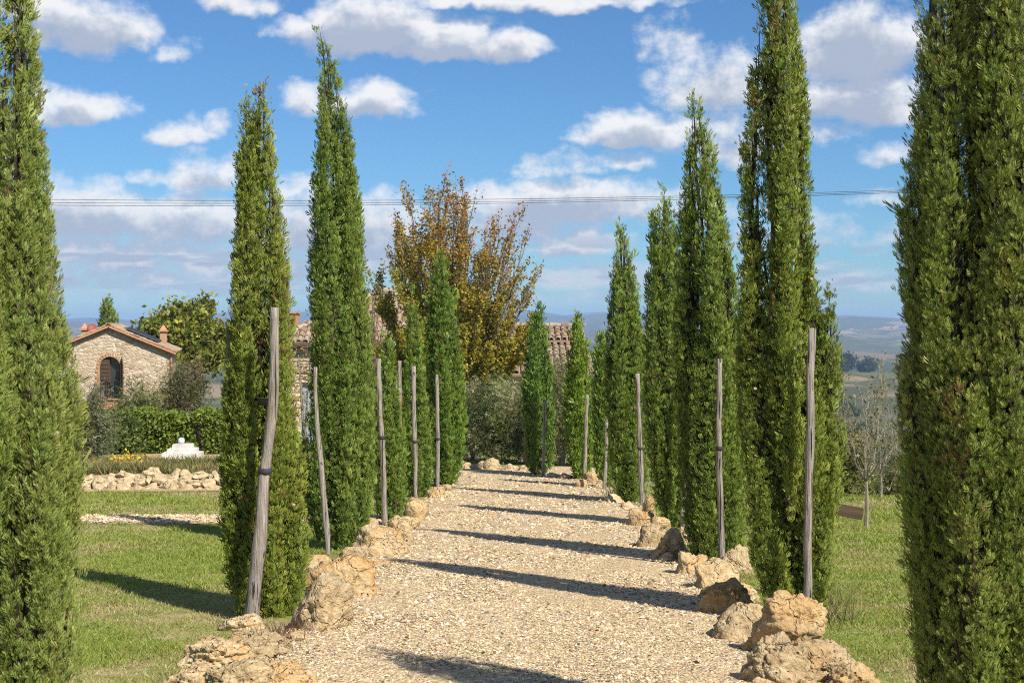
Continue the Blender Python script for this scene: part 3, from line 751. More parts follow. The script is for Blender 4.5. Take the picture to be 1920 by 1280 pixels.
stake('thick bent grey stake in front of the first left cypress', 9.55, [(515, 576), (514, 660), (513, 745), (500, 860), (491, 950), (484, 1040), (478, 1100), (474, 1160)], (15, 31), 1)
s2 = stake('dark stake at the left flank of the first left cypress, with a crossbar', 10.3, [(429, 612), (434, 700), (440, 800), (446, 950), (450, 1120)], (15, 18), 2)
def bar(root, a, b, h, d, mat=None):
    a = a - root.location; b = b - root.location; x = (b - a); L_ = x.length; bm = bmesh.new(); bmesh.ops.create_cube(bm, size=1)
    for v in bm.verts: v.co = Vector((v.co.x * L_, v.co.y * d, v.co.z * h))
    bmesh.ops.bevel(bm, geom=bm.edges[:], offset=.004, segments=1)
    me = bpy.data.meshes.new('crossbar'); bm.to_mesh(me); bm.free(); me.materials.append(mat or M['darkwood'])
    o = link('crossbar', me, root); o.location = (a + b) / 2; o.rotation_euler = x.to_track_quat('X', 'Z').to_euler(); return o
bar(s2, wpt(428, 748, 10.24), wpt(512, 754, 9.62), .05, .03)
stake('thin leaning stake at the left of the tallest left cypress', 13.6, [(590, 688), (592, 745), (597, 820), (604, 900), (610, 970), (616, 1035)], (7, 13), 3)
stake('tall grey stake in front of the short slim cypress', 16.9, [(709, 672), (711, 740), (716, 820), (720, 900), (722, 978)], (9, 12), 4)
stake('short-showing stake between the short cypress and the slender one', 18.3, [(750, 676), (749, 760), (747, 860), (745, 970)], (8, 9), 5)
stake('pale straight stake in front of the slender pointed left cypress', 20.6, [(775, 686), (776, 760), (778, 850), (780, 930)], (8, 9), 6)
stake('last left stake, against the broad dark cypress', 23.0, [(819, 702), (820, 770), (822, 840), (820, 905)], (7, 8), 7)
stake('tall straight pole in front of the leading right cypress', 9.3, [(1522, 615), (1520, 760), (1516, 900), (1514, 1040), (1512, 1150)], (14, 16), 8)
stake('crooked pole in front of the second right cypress', 12.35, [(1350, 672), (1348, 740), (1347, 800), (1349, 880), (1352, 960), (1355, 1055)], (10, 13), 9)
stake('low pole foot showing between the second and third right cypresses', 16.2, [(1286, 720), (1284, 820), (1282, 900), (1279, 982)], (9, 11), 10)
stake('pole against the right side of the fourth right cypress', 19.6, [(1196, 700), (1198, 780), (1201, 860), (1204, 945)], (8, 10), 11)
stake('short pole foot beside the smallest right cypress', 23.0, [(1138, 780), (1136, 850), (1133, 912)], (6, 7), 12)
stake('thin pole right of the slim bright cypress', 25.2, [(1101, 740), (1099, 800), (1096, 896)], (6, 7), 13)
stake('thin pole right of the dark spindle cypress at the drive end', 26.6, [(1022, 750), (1020, 820), (1018, 892)], (6, 6), 14)
# back stake of the leading right cypress with its bar sticking out
s3 = stake('low post behind the leading right cypress carrying a dark sawn beam', 10.9, [(1500, 880), (1500, 1000), (1500, 1110)], (16, 18), 15)
bar(s3, wpt(1492, 940, 10.5), wpt(1616, 963, 10.5), .086, .06)

# ------------------------------------------------------------------ rocks
def rock_mesh(name, sx, sy, sz, seed, sub):
    bm = bmesh.new(); bmesh.ops.create_icosphere(bm, subdivisions=sub, radius=1)
    rr = random.Random(seed); off = Vector((rr.uniform(-50, 50), rr.uniform(-50, 50), rr.uniform(-50, 50)))
    planes = []
    for _ in range(15):
        n = Vector((rr.gauss(0, 1), rr.gauss(0, 1), rr.gauss(0, .9))).normalized(); planes.append((n, rr.uniform(.52, .90)))
    for v in bm.verts:
        d = v.co.normalized(); rad = 1.0
        for n, c in planes:
            dn = d.dot(n)
            if dn > 1e-3: rad = min(rad, c / dn)
        rad *= 1.0 + .14 * mnoise.fractal(d * 1.5 + off, 1.0, 2.0, 3)
        if d.z < 0: rad *= 1 + .35 * min(1, -d.z * 1.6)
        rad += .075 * (mnoise.ridged_multi_fractal(d * 2.1 + off, .9, 2.0, 4, 1.0, 2.0) - 1.0)
        fv = mnoise.voronoi(d * 1.9 + off)[0]; rad -= .10 * max(0.0, 1 - (fv[1] - fv[0]) / .16)
        rad += .05 * mnoise.noise(d * 6 + off)
        if sub >= 4: rad += .035 * mnoise.noise(d * 13 + off) + .018 * mnoise.noise(d * 27 + off)
        v.co = Vector((d.x * rad * sx, d.y * rad * sy, d.z * rad * sz))
    zmin = min(v.co.z for v in bm.verts)
    for v in bm.verts: v.co.z -= zmin * .50
    me = bpy.data.meshes.new(name); bm.to_mesh(me); bm.free(); me.materials.append(M['rock'])
    me.polygons.foreach_set('use_smooth', np.ones(len(me.polygons), dtype=bool))
    return me

def rock(u, v, w, h, label, seed, name='boulder', group='rocks edging the drive', lift=0.0):
    Y = Yof(v + h / 2); X = (u - 960) / F * Y; k_ = 1.0 if Y < 24 else .82; sx = w / 2 / F * Y * 1.24 * k_; sz = h / F * Y * .60 * k_
    sub = 5 if Y < 8.6 else 4 if Y < 15 else 3
    sy = sx * random.uniform(.75, 1.0)
    o = link(name, rock_mesh(name, sx, sy, sz, seed, sub)); o.location = gp(X, Y + sy * .55, -.03 + lift); o.rotation_euler.z = random.uniform(-.4, .4)
    return tag(o, label, 'rock', group)
ORD = ['first', 'second', 'third', 'fourth', 'fifth', 'sixth', 'seventh', 'eighth', 'ninth', 'tenth', 'eleventh', 'twelfth', 'thirteenth', 'fourteenth']
L_ROCKS = [
    (345, 1272, 120, 70, 'knobbly rock lowest at the left, on the grass edge of the near heap', 0),
    (430, 1268, 140, 90, 'broad tawny rock at the bottom of the near left heap', 0),
    (520, 1265, 110, 70, 'flat rock at the gravel side of the near left heap', 0),
    (400, 1215, 120, 70, 'rounded ochre rock in the middle of the near left heap', 0),
    (478, 1195, 110, 85, 'grey-topped rock at the foot of the thick bent stake', 0),
    (452, 1160, 66, 44, 'small pitted rock crowning the near left heap by the stake', 0),
    (595, 1125, 104, 125, 'big upright pale boulder right of the first left cypress', 0),
    (640, 1070, 120, 100, 'wide ochre-grey boulder behind the big pale one, left edge', 0),
    (585, 1055, 60, 60, 'rock in the gap behind the wide ochre-grey boulder', 0),
    (700, 1050, 56, 26, 'low flat slab beside the gravel in front of the paired left boulders', 0),
    (708, 1010, 84, 66, 'rounded boulder under the tallest left cypress, nearer of a pair', 0),
    (748, 990, 58, 56, 'rounded boulder farther of the pair, left edge', 0),
    (692, 972, 34, 28, 'small rock tucked at the foot of the short slim cypress', 0),
    (776, 945, 48, 56, 'upright pale rock at the foot of the slender left cypress', 0),
    (782, 968, 34, 24, 'small stone in front of the upright pale left rock', 0),
    (800, 940, 30, 24, 'small stone just beyond the upright pale left rock', 0),
    (818, 918, 40, 32, 'rock at the foot of the last left stake', 0),
    (560, 1188, 46, 30, 'low stone on the gravel at the foot of the first left cypress', 0),
    (668, 1082, 50, 40, 'ochre stone at the gravel side of the wide left boulder', 0),
    (665, 1030, 50, 44, 'pale stone between the wide boulder and the rounded pair, left edge', 0),
    (728, 1022, 44, 34, 'low stone on the gravel before the rounded left pair', 0),
    (765, 975, 40, 36, 'pale stone between the rounded pair and the upright left rock', 0),
    (836, 912, 28, 20, 'little stone under the broad dark far-left cypress', 0)]
R_ROCKS = [
    (1500, 1185, 120, 100, 'peaked pale rock crowning the near right heap below the pole', .12),
    (1455, 1235, 120, 110, 'pitted grey rock at the gravel side of the near right heap', 0),
    (1555, 1235, 120, 90, 'ochre rock on the lawn side of the near right heap', 0),
    (1600, 1268, 100, 62, 'orange-tinted rock lowest at the right, on the grass', 0),
    (1520, 1280, 90, 60, 'rock at the bottom centre of the near right heap', 0),
    (1435, 1285, 70, 46, 'small rock on the gravel at the foot of the near right heap', 0),
    (1408, 1160, 112, 86, 'smooth shaded dark boulder left of the leading right cypress', 0),
    (1372, 1112, 100, 86, 'hollowed boulder behind the smooth shaded one, right edge', 0),
    (1340, 1075, 80, 64, 'light-topped rock left of the hollowed boulder, right edge', 0),
    (1388, 1045, 54, 62, 'upright rock between the second and leading right cypresses', 0),
    (1292, 1048, 46, 66, 'tall narrow rock at the foot of the second right cypress', 0),
    (1262, 1018, 72, 66, 'bulky rock right edge, ahead of the second cypress', 0),
    (1228, 1000, 54, 56, 'brown-shadowed rock facing the gravel, right edge', 0),
    (1284, 1000, 44, 40, 'rock behind the bulky one at the right edge', 0),
    (1238, 978, 52, 34, 'bright orange-topped rock, right edge', 0),
    (1208, 968, 42, 40, 'rock before the fourth right cypress, leaning to the gravel', 0),
    (1216, 945, 22, 46, 'thin upright ochre stone by the pole of the fourth right cypress', 0),
    (1190, 958, 30, 30, 'stone at the foot of the fourth right cypress', 0),
    (1318, 1050, 50, 44, 'stone between the tall narrow rock and the light-topped one, right edge', 0),
    (1395, 1105, 60, 56, 'ochre stone behind the hollowed right boulder', 0),
    (1345, 1105, 54, 40, 'low stone on the gravel before the hollowed right boulder', 0),
    (1425, 1205, 60, 44, 'low stone between the smooth dark boulder and the near right heap', 0),
    (1252, 1042, 36, 26, 'small stone on the gravel before the bulky right rock', 0),
    (1178, 944, 30, 24, 'small pale stone left of the fourth right cypress', 0),
    (1152, 932, 40, 26, 'low rock ahead of the smallest right cypress', 0)]
FAR_ROCKS = [
    (868, 868, 36, 24, 'leftmost rock of the row closing the drive', 0), (893, 871, 28, 22, 'second rock from the left of the row closing the drive', 0),
    (906, 866, 24, 22, 'third rock from the left of the row closing the drive', 0), (925, 865, 40, 32, 'squarish largest rock of the row closing the drive', 0),
    (957, 868, 38, 30, 'rounded rock right of the largest in the closing row', 0), (980, 872, 24, 24, 'rock just before the terracotta pot', 0),
    (1036, 886, 30, 20, 'pale stone right of the dark spindle cypress', 0), (1062, 888, 36, 22, 'pale stone left of the slim bright cypress', 0),
    (1108, 890, 40, 36, 'tall pale stone between the slim bright and the smallest cypresses', 0), (1092, 902, 26, 26, 'tilted stone before the slim bright cypress', 0), (1126, 905, 26, 22, 'stone at the foot of the smallest right cypress', 0)]
for i, (u, v, w, h, lb, lf) in enumerate(L_ROCKS): rock(u, v, w, h, lb, 20 + i, lift=lf)
for i, (u, v, w, h, lb, lf) in enumerate(R_ROCKS): rock(u, v, w, h, lb, 60 + i, lift=lf)
for i, (u, v, w, h, lb, lf) in enumerate(FAR_ROCKS): rock(u, v, w, h, lb, 90 + i, group='rocks closing the end of the drive')

# low dry stone wall on the left lawn
wall_root = empty('dry_stone_wall', gp(-6.3, 23.4), 'low rough wall of pale piled stones across the left lawn', 'wall')
wr = random.Random(3); protos = [rock_mesh('stone', .5, .38, .42, 300 + k, 2 if k > 3 else 3) for k in range(8)]
for q in protos: q.materials.clear(); q.materials.append(M['rubble']); q.polygons.foreach_set('use_smooth', np.zeros(len(q.polygons), dtype=bool))
for course, (z0, hgt, gapw) in enumerate(((-.02, .16, .17), (.06, .15, .15), (.14, .13, .16), (.21, .11, .20))):
    x = -9.2 + wr.uniform(0, .2)
    while x < -3.9:
        w = gapw * wr.uniform(.5, 1.9)
        if not (course == 3 and wr.random() < .4):
            o = link('stone', protos[wr.randrange(8)], wall_root)
            o.location = Vector((x + w / 2, 22.95 + .10 * course + wr.uniform(-.05, .05), float(gz(x, 23.3)) + z0 + wr.uniform(-.02, .02))) - wall_root.location
            o.scale = (w * 1.28, .36 * wr.uniform(.8, 1.2), hgt * 1.5 * wr.uniform(.7, 1.4)); o.rotation_euler = (wr.uniform(-.3, .3), wr.uniform(-.3, .3), wr.uniform(-1.2, 1.2))
        x += w
# earth bank behind it and sandy apron before it
def bank():
    V = []; Fc = []; xs = np.arange(-10.5, -3.4, .3); ys = [22.55, 22.8, 23.0, 23.35, 24.6, 27, 32, 38]; zz = [.006, .015, .03, .12, .25, .25, .2, -.05]
    for x in xs:
        for y, z in zip(ys, zz):
            e = float(sst(np.array(x), -10.5, -9.9) * (1 - sst(np.array(x), -4.2, -3.5)))
            V.append((x, y + .1 * mnoise.noise((x, y, 0)), float(gz(x, y)) + .005 + (z + .05 * mnoise.noise((x * .9, y * .7, 2)) * (z > .05)) * e))
    n = len(ys)
    for i in range(len(xs) - 1):
        for j in range(n - 1): a = i * n + j; Fc.append((a, a + n, a + n + 1, a + 1))
    tag(link('garden_bank', mesh_idx('garden_bank', V, Fc, mat=M['earth'], smooth=True)), 'raised sandy bed behind the low stone wall', kind='structure')
bank()

# ------------------------------------------------------------------ generic broadleaf growth
def leaves_mesh(name, P, size, kind, cols, w=None, up=.3, jit=.2, r=None, out=None):
    r = r or rng; n = len(P)
    A = r.normal(0, 1, (n, 3)) + np.array([0, 0, up]); Nn = r.normal(0, 1, (n, 3)) + np.array([0, 0, .5])
    if out is not None: Nn = Nn + out * .8
    S = size * (.6 + .8 * r.random(n)); col = pick(n, cols, jit, w, r) if not isinstance(cols, np.ndarray) else cols
    V, C = sprays(P, A, Nn, S, kind, col)
    return mesh_np(name, V, 4, C, M['broadleaf'])

def clump_points(r, centers, sig, n):
    c = np.asarray(centers); i = r.integers(0, len(c), n); return c[i] + r.normal(0, 1, (n, 3)) * sig

def shrub(name, label, cat, base, size, nleaf, leafsz, kind, cols, seed, group=None, nclump=None, w=None, stems=8, bark='bark', trunk=0.0, fill=.5, up=.3, sig=.17):
    """leafy bush or tree: size = (rx, ry, height) metres"""
    r = np.random.default_rng(seed); rx, ry, h = size; nclump = nclump or 60
    d = unit(r.normal(0, 1, (nclump, 3))); rad = fill + (1 - fill) * r.random(nclump) ** .7
    zc = trunk + (h - trunk) / 2; c = d * rad[:, None] * np.array([rx, ry, (h - trunk) / 2]) * (.82 + .2 * r.random((nclump, 1))) + np.array([0, 0, zc])
    c[:, 2] = np.maximum(c[:, 2], .06)
    P = clump_points(r, c, sig * np.array([rx, ry, (h - trunk) * .5]), nleaf); P[:, 2] = np.maximum(P[:, 2], .02)
    root = empty(name, base, label, cat, group)
    cc = pick(nclump, cols, .12, w, r); i = np.argmin(((P[:, None, :] - c[None]) ** 2).sum(2), 1) if nleaf * nclump < 3e6 else r.integers(0, nclump, nleaf)
    col = np.clip(cc[i] * (1 + .2 * r.standard_normal((nleaf, 1))), .005, 1)
    link('crown', leaves_mesh('crown', P, leafsz, kind, col, up=up, r=r), root)
    segs = []
    if trunk > 0:
        pz = 0
        for k in range(4): segs.append(((.02 * h * math.sin(k), 0, zc * k / 4 - .05), (.02 * h * math.sin(k + 1), 0, zc * (k + 1) / 4 - .05), .04 * h * (1 - k * .18), .04 * h * (1 - (k + 1) * .18)))
    for k in range(min(stems, nclump)):
        b0 = np.array([0, 0, trunk * .8 if trunk > 0 else 0.0]); e = c[k]; m_ = b0 * .5 + e * .5 + np.array([0, 0, .12 * h]) * (1 if trunk else .3)
        rr = .012 * h if trunk == 0 else .018 * h
        segs += [(tuple(b0), tuple(m_), rr, rr * .7), (tuple(m_), tuple(e), rr * .7, rr * .25)]
    if segs: link('trunk', segs_mesh('trunk', segs, M[bark], thin=.01), root)
    return root

def grow(r, p, d, length, rad, level, spec, segs, tips):
    """spec[level] = (nseg, jitter, uplift, nchild, start, child_len, spread)"""
    nseg, jit, lift, nch, start, clen, spread = spec[level]
    p = np.array(p, float); d = np.array(d, float); pts = [p.copy()]; step = length / nseg
    for k in range(nseg):
        d = unit(d + r.normal(0, jit, 3) + np.array([0, 0, lift])); q = p + d * step
        r0 = rad * (1 - .8 * k / nseg); r1 = rad * (1 - .8 * (k + 1) / nseg); segs.append((tuple(p), tuple(q), r0, r1)); p = q; pts.append(p.copy())
    if level == len(spec) - 1: tips.append((pts[0], pts[-1])); return
    for k in range(nch):
        t = start + (1 - start) * (k + r.random()) / nch; i = min(int(t * nseg), nseg - 1); f = t * nseg - i
        b = pts[i] * (1 - f) + pts[i + 1] * f; dd = unit(pts[i + 1] - pts[i]); side = unit(np.cross(dd, r.normal(0, 1, 3)))
        grow(r, b, unit(dd + side * spread * (.6 + .8 * r.random())), length * clen * (1.15 - .6 * t) * (.7 + .6 * r.random()), max(rad * .45 * (1 - .5 * t), .0028), level + 1, spec, segs, tips)

# autumn hornbeam -----------------------------------------------------
def autumn_tree():
    r = np.random.default_rng(77); Y = 36.0; xb = (850 - 960) / F * Y; base = gp(xb, Y)
    root = empty('autumn_tree', base, 'large vase-shaped tree turning orange and yellow at the end of the drive', 'tree')
    segs = []; tips = []
    segs.append(((0, 0, -.1), (0, 0, .55), .20, .17)); segs.append(((0, 0, .55), (0, 0, 1.2), .17, .13))
    spec = [(7, .03, .05, 13, .10, .25, .30), (4, .05, .10, 4, .15, .5, .30), (3, .08, .06, 0, 0, 0, 0)]
    nl = 44
    for k in range(nl):
        a = k * 2.39996; f = ((k + .5) / nl) ** .55; tilt = f * .60
        d = np.array([math.cos(a) * math.sin(tilt), math.sin(a) * math.sin(tilt), math.cos(tilt)])
        ln = (5.7 - 1.7 * f ** 2) * (.9 + .14 * r.random()); z0 = .35 + .75 * r.random()
        grow(r, (0, 0, z0), d, ln, .05, 0, spec, segs, tips)
    # low skirt of side branches
    for k in range(34):
        a = k * 2.39996; tilt = .55 + .65 * r.random(); d = np.array([math.cos(a) * math.sin(tilt), math.sin(a) * math.sin(tilt), math.cos(tilt)])
        grow(r, (0, 0, .6 + .9 * r.random()), d, 2.1 + .7 * r.random(), .03, 0, spec, segs, tips)
    link('trunk', segs_mesh('trunk', segs, M['bark'], thin=.02), root)
    T0 = np.array([t[0] for t in tips]); T1 = np.array([t[1] for t in tips]); n = 140000
    mid = (T0 + T1) / 2
    # leafage thins towards the sunny top right where twigs show bare
    bare = sst(mid[:, 2] / 7.0 + mid[:, 0] * .14, .60, 1.0)
    wgt = 1.0 - .60 * bare; wgt = wgt * (1 + .9 * (1 - sst(mid[:, 2], 1.2, 3.4))); wgt *= .5 + 1.0 * r.random(len(wgt))
    i = r.choice(len(tips), n, p=wgt / wgt.sum()); t = r.random((n, 1))
    P = T0[i] * (1 - t) + T1[i] * t + r.normal(0, .045, (n, 3))
    warm = np.clip(sst(P[:, 2], 3.0, 6.6) * .9 + .14 * P[:, 0] + r.normal(0, .2, n) - .10, 0, 1)
    g = np.array([.20, .23, .032]); y_ = np.array([.46, .33, .035]); o_ = np.array([.39, .15, .042])
    k2 = r.random(n)[:, None]; low = g * (1 - k2 * .75) + y_ * k2 * .75
    col = low * (1 - warm[:, None]) + (o_ * (.4 + .6 * k2) + y_ * .35 * (1 - k2)) * warm[:, None]
    col = np.clip(col * (1 + .2 * r.standard_normal((n, 1))), .01, 1)
    link('crown', leaves_mesh('crown', P, .076, 'leaf', col, up=.4, r=r), root)
autumn_tree()

OLIVE = [(.16, .18, .075), (.21, .23, .105), (.27, .28, .15), (.13, .15, .06)]
def olive(label, u, Y, size, seed, n=15000, sz=.075, cols=OLIVE, **k):
    return shrub('olive_tree', label, 'olive tree', gp((u - 960) / F * Y, Y), size, n, sz, 'olive', cols, seed, nclump=k.get('nclump', 90), group='olive trees', stems=10, bark='palebark', trunk=.08, fill=.35)
olive('round grey-green olive right of the autumn tree, behind the closing rocks', 932, 32.0, (.95, .85, 1.95), 41)
olive('low dark olive under the yellow leaves of the autumn tree', 885, 33.5, (.55, .6, 1.6), 42, 7000)
olive('olive between the two far slim cypresses in front of the tiled wing', 1052, 31.0, (.68, .65, 2.15), 43, 9000)
olive('olive showing between the slim bright and the smallest right cypress', 1118, 30.5, (.42, .5, 2.0), 44, 6000)
olive('feathery olive left of the dark spindle cypress, against the tiled wing', 975, 33.0, (.55, .6, 1.8), 45, 8000)

# ------------------------------------------------------------------ buildings
def box(bm, c, s, rz=0):
    m = Matrix.Translation(c) @ Matrix.Rotation(rz, 4, 'Z') @ Matrix.Diagonal((*s, 1)); bmesh.ops.create_cube(bm, size=1, matrix=m)
def part(name, bm, mat, parent, loc=(0, 0, 0), rot=(0, 0, 0)):
    bmesh.ops.recalc_face_normals(bm, faces=bm.faces[:])
    me = bpy.data.meshes.new(name); bm.to_mesh(me); bm.free(); me.materials.append(mat); o = link(name, me, parent); o.location = loc; o.rotation_euler = rot; return o
def boxpart(name, c, s, mat, parent, rz=0):
    bm = bmesh.new(); box(bm, (0, 0, 0), s); return part(name, bm, mat, parent, c, (0, 0, rz))
def polywall(polys, thick, axis_y=0.0):
    """2D polygons (x,z) extruded from y=axis_y to axis_y+thick"""
    bm = bmesh.new()
    for p in polys:
        vs_ = [bm.verts.new((x, axis_y, z)) for x, z in p]; f = bm.faces.new(vs_)
        ex = bmesh.ops.extrude_face_region(bm, geom=[f]); bmesh.ops.translate(bm, verts=[e for e in ex['geom'] if isinstance(e, bmesh.types.BMVert)], vec=(0, thick, 0))
    return bm

def tile_verts(wd=.17, ln=.42, th=.075, seg=5):
    """half-round cover tile: axis along +y (uphill), wider at the lower end"""
    V = []; Fc = []
    for (y, k, lift) in ((0, 1.0, .022), (ln, .82, 0.0)):
        for i in range(seg + 1): a = math.pi * i / seg; V.append((-math.cos(a) * wd / 2 * k, y, math.sin(a) * th * k + lift))
        for i in range(seg + 1): a = math.pi * i / seg; V.append((-math.cos(a) * (wd / 2 - .016) * k, y, math.sin(a) * (th - .016) * k + lift))
    m = seg + 1
    for i in range(seg):
        Fc += [(i, i + 1, 2 * m + i + 1, 2 * m + i), (m + i + 1, m + i, 3 * m + i, 3 * m + i + 1), (i + 1, i, m + i, m + i + 1)]
    return V, Fc
TV, TF = tile_verts(); tile_me = mesh_idx('tile', TV, TF, mat=M['tile'], smooth=False)

def tiled_slope(parent, origin, ex, ey, width, length, seen, clip=None, col=.205, row=.33, seed=0):
    """origin: lower-left corner (local), ex: along the eave, ey: up the slope. seen(x,y) -> tile stays a piece of its own"""
    ex = Vector(ex).normalized(); ey = Vector(ey).normalized(); ez = ex.cross(ey).normalized(); rr = random.Random(seed)
    bulkV = []; bulkF = []; rot = Matrix((ex, ey, ez)).transposed()
    nc, nr = int(width / col), max(1, int(round(length / row)))
    for c in range(nc):
        for k in range(nr):
            x = (c + .5) * col; y = k * row
            if clip and not clip(x, y): continue
            jx = rr.uniform(-.014, .014); jy = rr.uniform(-.02, .02); jr = rr.uniform(-.05, .05); jz = rr.uniform(0, .012)
            m = Matrix.Translation(Vector(origin) + ex * (x + jx) + ey * (y + jy) + ez * (.012 + jz)) @ rot.to_4x4() @ Matrix.Rotation(jr, 4, 'Z')
            if seen(x, y):
                o = link('tile', tile_me, parent); o.matrix_local = m
            else:
                b = len(bulkV); bulkV += [m @ Vector(v) for v in TV]; bulkF += [tuple(b + i for i in f) for f in TF]
    if bulkV:
        o = link('hidden_tiles', mesh_idx('hidden_tiles', bulkV, bulkF, mat=M['tile']), parent); o['kind'] = 'stuff'

def deck(parent, pts, th=.06, name='roof', mat=None):
    bm = bmesh.new(); vs_ = [bm.verts.new(p) for p in pts]; f = bm.faces.new(vs_)
    n = (Vector(pts[1]) - Vector(pts[0])).cross(Vector(pts[2]) - Vector(pts[0])).normalized()
    if n.z > 0: n = -n
    ex = bmesh.ops.extrude_face_region(bm, geom=[f]); bmesh.ops.translate(bm, verts=[e for e in ex['geom'] if isinstance(e, bmesh.types.BMVert)], vec=n * th)
    return part(name, bm, mat or M['tile'], parent)

# --- small stone house on the left
def stone_house():
    Y = 72.0; beta = math.radians(11)
    xr = (320 - 960) / F * Y; W = 6.05
    zg = ZC - (792 - HV) / F * Y                       # foot of the wall, hidden by shrubs
    zap = ZC - (611 - HV) / F * Y; zev = ZC - (658 - HV) / F * Y
    root = empty('stone_house', (xr, Y, zg), 'small gabled stone house with arched shuttered opening, far left', 'house', rz=beta)
    H = zev - zg; A = zap - zg; D = 7.0; xl = -W; xm = -W / 2
    # opening: 35 px wide, 80 px tall
    s = Y / F
    ox0, ox1 = (192 - 320) * s, (228 - 320) * s; oz0 = (792 - 746) * s; oz1 = (792 - 686) * s; om = (ox0 + ox1) / 2; orad = (ox1 - ox0) / 2
    roof = lambda x: H + (A - H) * (1 - abs(x - xm) / (W / 2))
    arch = [(om + orad * math.cos(t), oz1 + orad * 1.0 * math.sin(t)) for t in np.linspace(math.pi, 0, 11)]
    polys = [[(xl, -.5), (xl, H), (ox0, roof(ox0)), (ox0, -.5)] if ox0 < xm else [(xl, -.5), (xl, H), (xm, A), (ox0, roof(ox0)), (ox0, -.5)],
             [(ox1, -.5), (ox1, roof(ox1))] + ([(xm, A)] if ox1 < xm else []) + [(0, H), (0, -.5)],
             [(ox0, -.5), (ox0, oz0), (ox1, oz0), (ox1, -.5)]]
    if ox0 < xm < ox1: polys.append(arch[::-1] + [(ox0, roof(ox0)), (xm, A), (ox1, roof(ox1))])
    else: polys.append(arch[::-1] + [(ox0, roof(ox0)), (ox1, roof(ox1))])
    wall = part('wall', polywall(polys, .45), M['stonewall'], root)
    [boxpart('side_wall', (xx, D / 2 + .23, H / 2 - .25), (.45, D - .46, H + .5), M['stonewall'], root) for xx in (-.225, xl + .225)]
    part('rear_wall', polywall([[(xl, -.5), (xl, H), (xm, A), (0, H), (0, -.5)]], .3, D), M['stonewall'], root)
    # brick surround of the arch, brick by brick
    for t in np.linspace(math.pi, 0, 13):
        bm = bmesh.new(); box(bm, (0, 0, 0), (.18, .10, .10)); part('brick', bm, M['brick'], wall, (om + (orad + .09) * math.cos(t), .02, oz1 + (orad + .09) * math.sin(t)), (0, -t, 0))
    for side, x in ((-1, ox0), (1, ox1)):
        for k in range(11):
            wdt = .22 if k % 2 else .12; bm = bmesh.new(); box(bm, (0, 0, 0), (wdt, .10, .135)); part('brick', bm, M['brick'], wall, (x + side * wdt / 2, .0, oz0 + .07 + k * (oz1 - oz0) / 11), (0, 0, 0))
    for k in range(4):
        for j in range(5):
            bm = bmesh.new(); box(bm, (0, 0, 0), (.19, .09, .10)); part('brick', bm, M['brick'], wall, (ox0 + .1 + j * .205 + (.1 if k % 2 else 0), .005, oz0 - .10 - k * .125))
    boxpart('sill', (om, -.03, oz0 - .025), (orad * 2 + .3, .2, .05), M['terracotta'], wall)
    # lower arched opening, brick relieving arch above a dark door
    boxpart('door', (om + .1, -.012, -.15), (.5, .05, .9), M['brown'], wall)
    for t in np.linspace(math.pi * .85, math.pi * .15, 8):
        bm = bmesh.new(); box(bm, (0, 0, 0), (.2, .08, .13)); part('brick', bm, M['brick'], wall, (om + .1 + .5 * math.cos(t), -.005, .12 + .42 * math.sin(t)), (0, -t, 0))
    # recess with glazing, shutters, railing
    win = boxpart('window', (om, .36, (oz0 + oz1 + orad) / 2), (orad * 2, .05, oz1 + orad - oz0), M['glass'], root); 
    for x in (-orad * .98, -.02, orad * .98): boxpart('mullion', (x, -.05, 0), (.08, .06, oz1 + orad - oz0 - .05), M['brown'], win)
    bm = polywall([[(0, 0), (0, oz1 - oz0 + orad * .75), (orad * .5, oz1 - oz0 + orad * .98), (orad * .95, oz1 - oz0 + orad * .98), (orad * .95, 0)]], .05)
    sh = part('shutter', bm, M['brown'], root, (ox0 + .02, .03, oz0), (0, 0, math.radians(12)))
    for k in range(9): boxpart('slat', (orad * .47, -.012, .2 + k * .19), (orad * .75, .03, .05), M['brown'], sh)
    bm = polywall([[(0, 0), (0, oz1 - oz0 + orad * .9), (orad * .4, oz1 - oz0 + orad * .8), (orad * .95, oz1 - oz0 + orad * .2), (orad * .95, 0)]], .05)
    part('shutter', bm, M['brown'], root, (ox1 + .06, -.05, oz0), (0, 0, math.radians(-78)))
    rail = boxpart('railing', (om, -.03, oz0 + .95), (orad * 2 - .02, .04, .04), M['iron'], root)
    for k in range(8): boxpart('bar', (-orad + .07 + k * (orad * 2 - .14) / 7, 0, -.47), (.022, .022, .92), M['iron'], rail)
    # roof slopes with verge, ridge and eave tiles
    ov = .28; dz = (A - H) / (W / 2)
    for sgn in (1, -1):
        xe = xm + sgn * (W / 2 + ov); ze = H - dz * ov
        rf = deck(root, [(xm, -ov, A + .03), (xe, -ov, ze + .03), (xe, D + .3, ze + .03), (xm, D + .3, A + .03)], .09, 'roof', M['terracotta'])
        ey = Vector((xm - xe, 0, A - ze)); L_ = ey.length; ey.normalize()
        # verge course along the gable
        if sgn > 0:
            tiled_slope(rf, (xe, -ov, ze + .03), (0, 1, 0), tuple(ey), D + .5, L_, lambda x, y: x < .45 or y < .5, seed=7)
        else:
            tiled_slope(rf, (xe, D + .2, ze + .03), (0, -1, 0), tuple(ey), D + .48, L_, lambda x, y: x > D + .1, seed=8)
        # brick dentil course under the verge
        for k in range(15):
            t = (k + .5) / 15; bm = bmesh.new(); box(bm, (0, 0, 0), (.2, .16, .09)); part('brick', bm, M['brick'], wall, (xm + sgn * t * (W / 2 + .1), -.06, A - t * (A - H + dz * .1) - .13), (0, sgn * math.atan(dz), 0))
    for k in range(18):
        o = link('ridge_tile', tile_me, root); o.location = (xm, -.3 + k * .4, A + .03); o.scale = (1.3, 1, 1.2)
